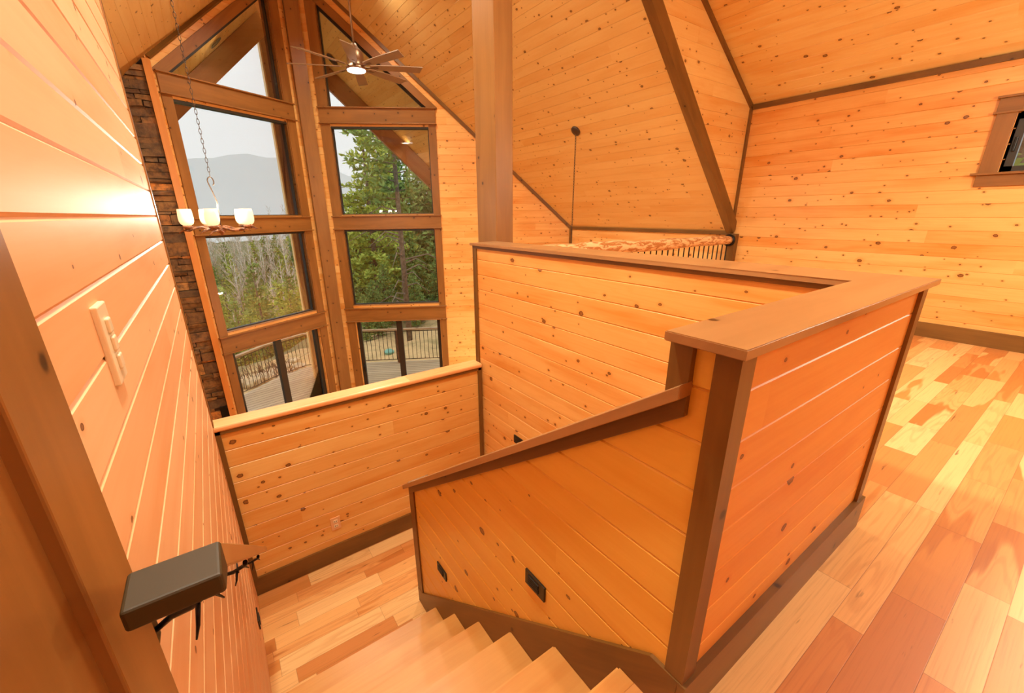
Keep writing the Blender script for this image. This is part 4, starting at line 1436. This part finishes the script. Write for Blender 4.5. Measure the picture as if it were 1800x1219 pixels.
# ================================================================== landscape
def terrain_z(x, y):
    z = -3.6
    d = max(0, y - 14)
    # right of the house the ground is near level; left it falls into a valley then climbs
    s = 1 / (1 + math.exp((x - .235 * y + 1.2) / (1.0 + .03 * y)))      # 1 on the left
    fall = min(d, 45) * .30
    climb = max(0, y - 62) * .13
    z += s * (-fall + min(climb, 9)) - (1 - s) * min(d, 30) * .02
    return z + .25 * math.sin(x * .9 + y * .3) * min(1, d / 6) + .12 * math.sin(x * 2.3 - y * 1.7)
bm = newbm()
NX, NY = 90, 90
xs_ = [-150 + 320 * (i / NX) for i in range(NX + 1)]
def xq(i): 
    s = (i / NX - .42); return math.copysign(abs(s) ** 2.0, s) * 560
def yq(j): return 4.0 + 190 * (j / NY) ** 2.0
gv = [[bm.verts.new((xq(i), yq(j), terrain_z(xq(i), yq(j)))) for i in range(NX + 1)] for j in range(NY + 1)]
for j in range(NY):
    for i in range(NX): bm.faces.new((gv[j][i], gv[j][i + 1], gv[j + 1][i + 1], gv[j + 1][i])).smooth = True
m_, nt_, b_ = newmat('dry_forest_ground')
t = NT(nt_); tc = t.n('ShaderNodeTexCoord')
n1 = t.noise(tc.outputs['Object'], .35, 5, .65); n2 = t.noise(tc.outputs['Object'], 5.0, 5, .7)
gc = t.mix(t.ss(n1, .45, .70), srgb(206, 172, 120), srgb(140, 128, 78))
gc = t.mix(t.ss(n2, .5, .75, 0, .6), gc, srgb(96, 78, 50))
spg = t.n('ShaderNodeSeparateXYZ'); t.l(tc.outputs['Object'], spg.inputs[0])
ff = t.m('ADD', spg.outputs[1], t.m('MULTIPLY', n1, 14.0))
gc = t.mix(t.ss(ff, 24.0, 30.0), gc, t.mix(t.ss(n2, .4, .65), srgb(112, 110, 66), srgb(76, 84, 50)))
t.l(gc, b_.inputs['Base Color']); b_.inputs['Roughness'].default_value = 1.0
struct(link('ground', bm, m_))

def leafmat(name, c0, c1, sc=2.0):
    m, nt, b = newmat(name)
    t = NT(nt); tc = t.n('ShaderNodeTexCoord'); oi = t.n('ShaderNodeObjectInfo'); g = t.n('ShaderNodeNewGeometry')
    f = t.m('ADD', t.m('MULTIPLY', g.outputs['Random Per Island'], .6), t.m('MULTIPLY', oi.outputs['Random'], .4))
    t.l(t.mix(f, c0, c1), b.inputs['Base Color'])
    b.inputs['Roughness'].default_value = .8
    b.inputs['Specular IOR Level'].default_value = .15
    return m
M['needle'] = leafmat('pine_needles', srgb(190, 202, 96), srgb(116, 140, 62))
M['needle2'] = leafmat('dark_fir_needles', srgb(152, 174, 96), srgb(90, 120, 64))
M['bark'] = plain('conifer_bark', srgb(132, 116, 98), rough=.9, col2=srgb(92, 78, 64), nscale=9)
M['birch'] = plain('pale_bare_bark', srgb(222, 214, 198), rough=.9, col2=srgb(150, 138, 120), nscale=3)
M['brush'] = plain('dry_brush', srgb(70, 58, 46), rough=.9)
M['rock'] = plain('pale_rubble', srgb(212, 194, 158), rough=.9, col2=srgb(166, 146, 112), nscale=6, bump=.4)

def needle_tuft(bm, p, d, size, rnd, n=5):
    """a spray of thin leaf blades around direction d"""
    for _ in range(n):
        q = Vector((rnd.uniform(-1, 1), rnd.uniform(-1, 1), rnd.uniform(-.35, .8)))
        q = (q.normalized() * .8 + d * .9).normalized() * size * rnd.uniform(.7, 1.2)
        s = q.cross(Vector((rnd.uniform(-1, 1), rnd.uniform(-1, 1), rnd.uniform(-1, 1))))
        if s.length < 1e-4: continue
        s = s.normalized() * size * .20
        a = bm.verts.new(p); b1 = bm.verts.new(p + q * .5 + s); c = bm.verts.new(p + q); d1 = bm.verts.new(p + q * .5 - s)
        bm.faces.new((a, b1, c, d1))

def conifer(name, H, base_r, crown0, rnd, dens=1.0, size=.35, droop=.25, gap=.5, bare=0, needle='needle', layers=None, girth=1.0):
    """returns (root, foliage, trunk) at the origin"""
    root = empty(name)
    bm = newbm()
    tr_ = (.012 * H + .05) * girth
    tube(bm, [(0, 0, 0), (0, 0, H * .5), (0, 0, H)], [tr_, tr_ * .62, .02], 9)
    L = layers or int(H / gap)
    fb = newbm()
    for i in range(L):
        s = i / L
        z = crown0 + (H - crown0) * s
        prof = (1 - s) ** .8 * (0.55 + .45 * min(1, s * 5))
        nb = max(3, int(7 * dens * (1 - .4 * s)))
        for k in range(nb):
            a = rnd.uniform(0, 2 * PI)
            ln_ = base_r * prof * rnd.uniform(.6, 1.15)
            d = Vector((math.cos(a), math.sin(a), .15 - droop * (1 - s)))
            e = Vector((0, 0, z)) + d * ln_
            mid = Vector((0, 0, z)) + d * ln_ * .5 + Vector((0, 0, .06 * ln_))
            tube(bm, [Vector((0, 0, z)), mid, e], [tr_ * .16 * (1 - s) + .008, .012, .004], 4, caps=False)
            m2 = max(2, int(ln_ / (size * .38)))
            for j in range(m2):
                f = (j + 1) / m2
                if f < .15: continue
                p = Vector((0, 0, z)) + d * ln_ * f + Vector((rnd.uniform(-1, 1), rnd.uniform(-1, 1), rnd.uniform(-.5, .5))) * size * .45
                needle_tuft(fb, p, d.normalized() * .6 + Vector((0, 0, .1)), size, rnd, 4)
    for i in range(bare):
        z = crown0 * (.25 + .7 * i / max(1, bare)); a = rnd.uniform(0, 2 * PI); ln_ = rnd.uniform(.8, 2.0)
        d = Vector((math.cos(a), math.sin(a), .1))
        tube(bm, [Vector((0, 0, z)), Vector((0, 0, z)) + d * ln_ * .5 + Vector((0, 0, .12)), Vector((0, 0, z)) + d * ln_ + Vector((0, 0, -.25 * ln_))], [.035, .022, .007], 5, caps=False)
    tk = link('trunk', bm, M['bark'], root)
    fo = link('foliage', fb, M[needle], root)
    return root

def place(src, loc, s=1.0, rz=0.0):
    o = copy_tree(src)
    o.location = loc; o.scale = (s, s, s); o.rotation_euler = (0, 0, rz)
    return o

rt_rnd = random.Random(11)
# the big pine and the tall trunk beyond the right windows
p1 = conifer('pine_tree', 13.5, 3.4, 2.5, rt_rnd, dens=1.0, size=.36, gap=.40, needle='needle')
p1.scale = (.78, .78, .78); p1.location = (7.0, 21.8, terrain_z(7.0, 21.8)); tag(p1, 'tall full green pine filling the right windows', 'tree')
p2 = conifer('pine_tree', 14.5, 2.1, 5.6, rt_rnd, dens=.40, size=.24, gap=.50, bare=26, needle='needle2', droop=.1, girth=.55)
p2.location = (6.25, 16.0, terrain_z(6.25, 16.0)); tag(p2, 'tall sparse pine with long bare trunk in front of the green trees', 'tree')
p3 = conifer('fir_tree', 10.5, 2.9, .8, rt_rnd, dens=1.3, size=.42, gap=.38, needle='needle2')
G_ = 'forest trees behind the deck'
spots = [(11.2, 20.5, .8), (14.5, 22.0, .9), (10.8, 27, .95), (14.0, 28, 1.1), (18, 27, 1.2), (12.2, 34, 1.0), (16.5, 35, 1.2), (21, 34, 1.3), (15.0, 41, 1.2), (20, 42, 1.3), (5.6, 18.2, .25), (7.6, 18.4, .27), (9.2, 18.9, .30), (6.6, 19.6, .30), (8.6, 20.9, .42), (4.9, 17.4, .2), (10.2, 17.8, .3), (6.9, 24.6, .62), (12.8, 16.5, .62), (11.0, 31, .7), (18.5, 21, 1.0), (25, 38, 1.4)]
for i, (x, y, s) in enumerate(spots):
    o = p3 if i == 0 else place(p3, (0, 0, 0), 1, 0)
    o.location = (x, y, terrain_z(x, y) - .1); o.scale = (s, s, s); o.rotation_euler = (0, 0, rt_rnd.uniform(0, 6))
    tag(o, 'dark green fir standing in the dense woods behind the deck', 'tree', G_)
# hillside on the left: conifers and bare pale trunks
h1 = conifer('fir_tree', 9.0, 2.3, .4, rt_rnd, dens=1.0, size=.5, gap=.5, needle='needle')
h2 = conifer('fir_tree', 10.0, 2.0, .5, rt_rnd, dens=1.0, size=.5, gap=.5, needle='needle2')
def bare_tree(name, H, rnd):
    root = empty(name)
    bm = newbm()
    lean = rnd.uniform(-.06, .06)
    top = Vector((lean * H, 0, H))
    tube(bm, [(0, 0, 0), (lean * H * .4, 0, H * .5), top], [.11, .07, .015], 6)
    link('trunk', bm, M['birch'], root)
    bm = newbm()
    for i in range(26):
        f = rnd.uniform(.3, .97); p = Vector((lean * H * f, 0, H * f)); a = rnd.uniform(0, 2 * PI)
        ln_ = (1.05 - f) * H * .26 + .3
        d = Vector((math.cos(a), math.sin(a), 1.5)).normalized()
        e = p + d * ln_
        tube(bm, [p, p + d * ln_ * .5 + Vector((0, 0, -.04)), e], [.035, .022, .008], 4, caps=False)
        for _ in range(3):
            g = rnd.uniform(.3, .9); q = p + d * ln_ * g
            tube(bm, [q, q + (d + Vector((rnd.uniform(-.7, .7), rnd.uniform(-.7, .7), .2))).normalized() * ln_ * .45], [.018, .006], 3, caps=False)
    link('branches', bm, M['birch'], root)
    return root
b1 = bare_tree('bare_tree', 10.5, rt_rnd); b2 = bare_tree('bare_tree', 9.0, rt_rnd)
used = {}
taken = []
def forest(srcs, n, xr, yr, sr, label, cat, grp, gapd=2.0):
    for i in range(n):
        # spread in the wedge seen through the left windows
        for _t in range(60):
            y = rt_rnd.uniform(*yr)
            x = rt_rnd.uniform(xr[0], xr[1]) * (y / 60)
            if all((x - a) ** 2 + (y - b) ** 2 > gapd ** 2 for a, b in taken): break
        taken.append((x, y))
        src = srcs[i % len(srcs)]
        o = src if src.name not in used else place(src, (0, 0, 0))
        used[src.name] = 1
        s = rt_rnd.uniform(*sr)
        o.location = (x, y, terrain_z(x, y) - .2); o.scale = (s, s, s); o.rotation_euler = (0, 0, rt_rnd.uniform(0, 6))
        tag(o, label, cat, grp)
forest([h1, h2], 120, (-6, 13.5), (40, 105), (.5, .95), 'green conifer on the wooded hillside beyond the deck', 'tree', 'conifers on the hillside')
forest([b1, b2], 130, (-6, 13.5), (50, 125), (.8, 1.3), 'bare pale leafless tree on the hillside beyond the deck', 'tree', 'bare trees on the hillside')
# outside the small right window
o = place(p3, (13.0, 1.5, -3.6), 1.0, 1.0); tag(o, 'green fir outside the small window of the right wall', 'tree')
o = place(p3, (15.0, 4.0, -3.6), 1.1, 2.0); tag(o, 'second green fir outside the small window, farther off', 'tree')

# distant ridge in the mist
bm = newbm()
NR = 80
ridge = []
for i in range(NR + 1):
    x = -1500 + 4500 * i / NR
    h = 150 + 60 * math.exp(-((x - 330) / 260) ** 2) + 26 * math.sin(x * .006 + 1) + 9 * math.sin(x * .021) + 60 * math.exp(-((x - 1500) / 500) ** 2)
    ridge.append((x, h))
rows = []
for y, f in ((1250, -.55), (1400, .30), (1650, .75), (1900, 1.0), (2200, .6)):
    rows.append([bm.verts.new((x, y + 40 * math.sin(x * .01), h * f + 10 * math.sin(x * .03 + y))) for x, h in ridge])
for A, B in zip(rows, rows[1:]):
    for i in range(NR): bm.faces.new((A[i], A[i + 1], B[i + 1], B[i])).smooth = True
mo = link('mountain', bm, plain('wooded_mountain', srgb(70, 92, 74), rough=1.0, col2=srgb(104, 118, 92), nscale=.01))
tag(mo, None, None); mo['kind'] = 'structure'
# real mist between the woods and the ridge
bm = newbm(); add_box(bm, -1600, 3000, 200, 1245, -120, 260)
m = bpy.data.materials.new('valley_mist'); m.use_nodes = True
nt = m.node_tree; nt.nodes.remove(nt.nodes['Principled BSDF'])
vsn = nt.nodes.new('ShaderNodeVolumeScatter'); vsn.inputs['Color'].default_value = (.93, .97, 1.0, 1); vsn.inputs['Density'].default_value = .0016
nt.links.new(vsn.outputs[0], nt.nodes['Material Output'].inputs['Volume'])
ms = link('mist', bm, m); ms['kind'] = 'stuff'; ms['label'] = 'pale mist hanging in the valley before the mountain'; ms['category'] = 'mist'

# teal tank lid, brush and rubble by the deck
gl_ = empty('tank_lid', (4.88, 14.70, terrain_z(4.88, 14.7)))
bm = newbm(); lathe(bm, [(0, .26), (.12, .25), (.22, .21), (.26, .16), (.30, .15), (.30, .10), (.27, .09), (.27, -.05), (0, -.05)], 24)
link('lid', bm, plain('teal_plastic', srgb(104, 168, 150), rough=.5), gl_)
gl_.scale = (.62, .62, .8)
tag(gl_, 'teal round tank lid on the ground beyond the deck railing', 'lid')
rb_ = random.Random(9)
bm = newbm()
for i in range(420):
    x = rb_.uniform(-3.2, 1.6); y = 13.3 + (x + 1) * .45 + rb_.uniform(-.3, 2.0)
    z = terrain_z(x, y)
    d = Vector((rb_.uniform(-.5, .5), rb_.uniform(-.5, .5), 1)).normalized() * rb_.uniform(.25, .6)
    tube(bm, [Vector((x, y, z)), Vector((x, y, z)) + d * .5 + Vector((.03, 0, 0)), Vector((x, y, z)) + d], [.012, .009, .004], 4, caps=False)
br = link('brush', bm, M['brush']); tag(br, 'dark dry brush stalks on the pale bank beyond the left railing', 'brush', kind='stuff')
bm = newbm()
for i in range(220):
    x = rb_.uniform(-3.6, 2.0); y = 13.4 + (x + 1) * .45 + rb_.uniform(-.3, 3.0)
    z = terrain_z(x, y)
    r = rb_.uniform(.12, .34)
    mt = Matrix.Translation((x, y, z + .05)) @ Matrix.Rotation(rb_.uniform(0, 6), 4, 'Z') @ Matrix.Diagonal((r, r * rb_.uniform(.6, 1), r * .55, 1))
    bmesh.ops.create_icosphere(bm, subdivisions=1, radius=1, matrix=mt)
rk_ = link('rubble', bm, M['rock']); tag(rk_, 'pale rubble and dry grass on the bank beyond the left railing', 'rubble', kind='stuff')
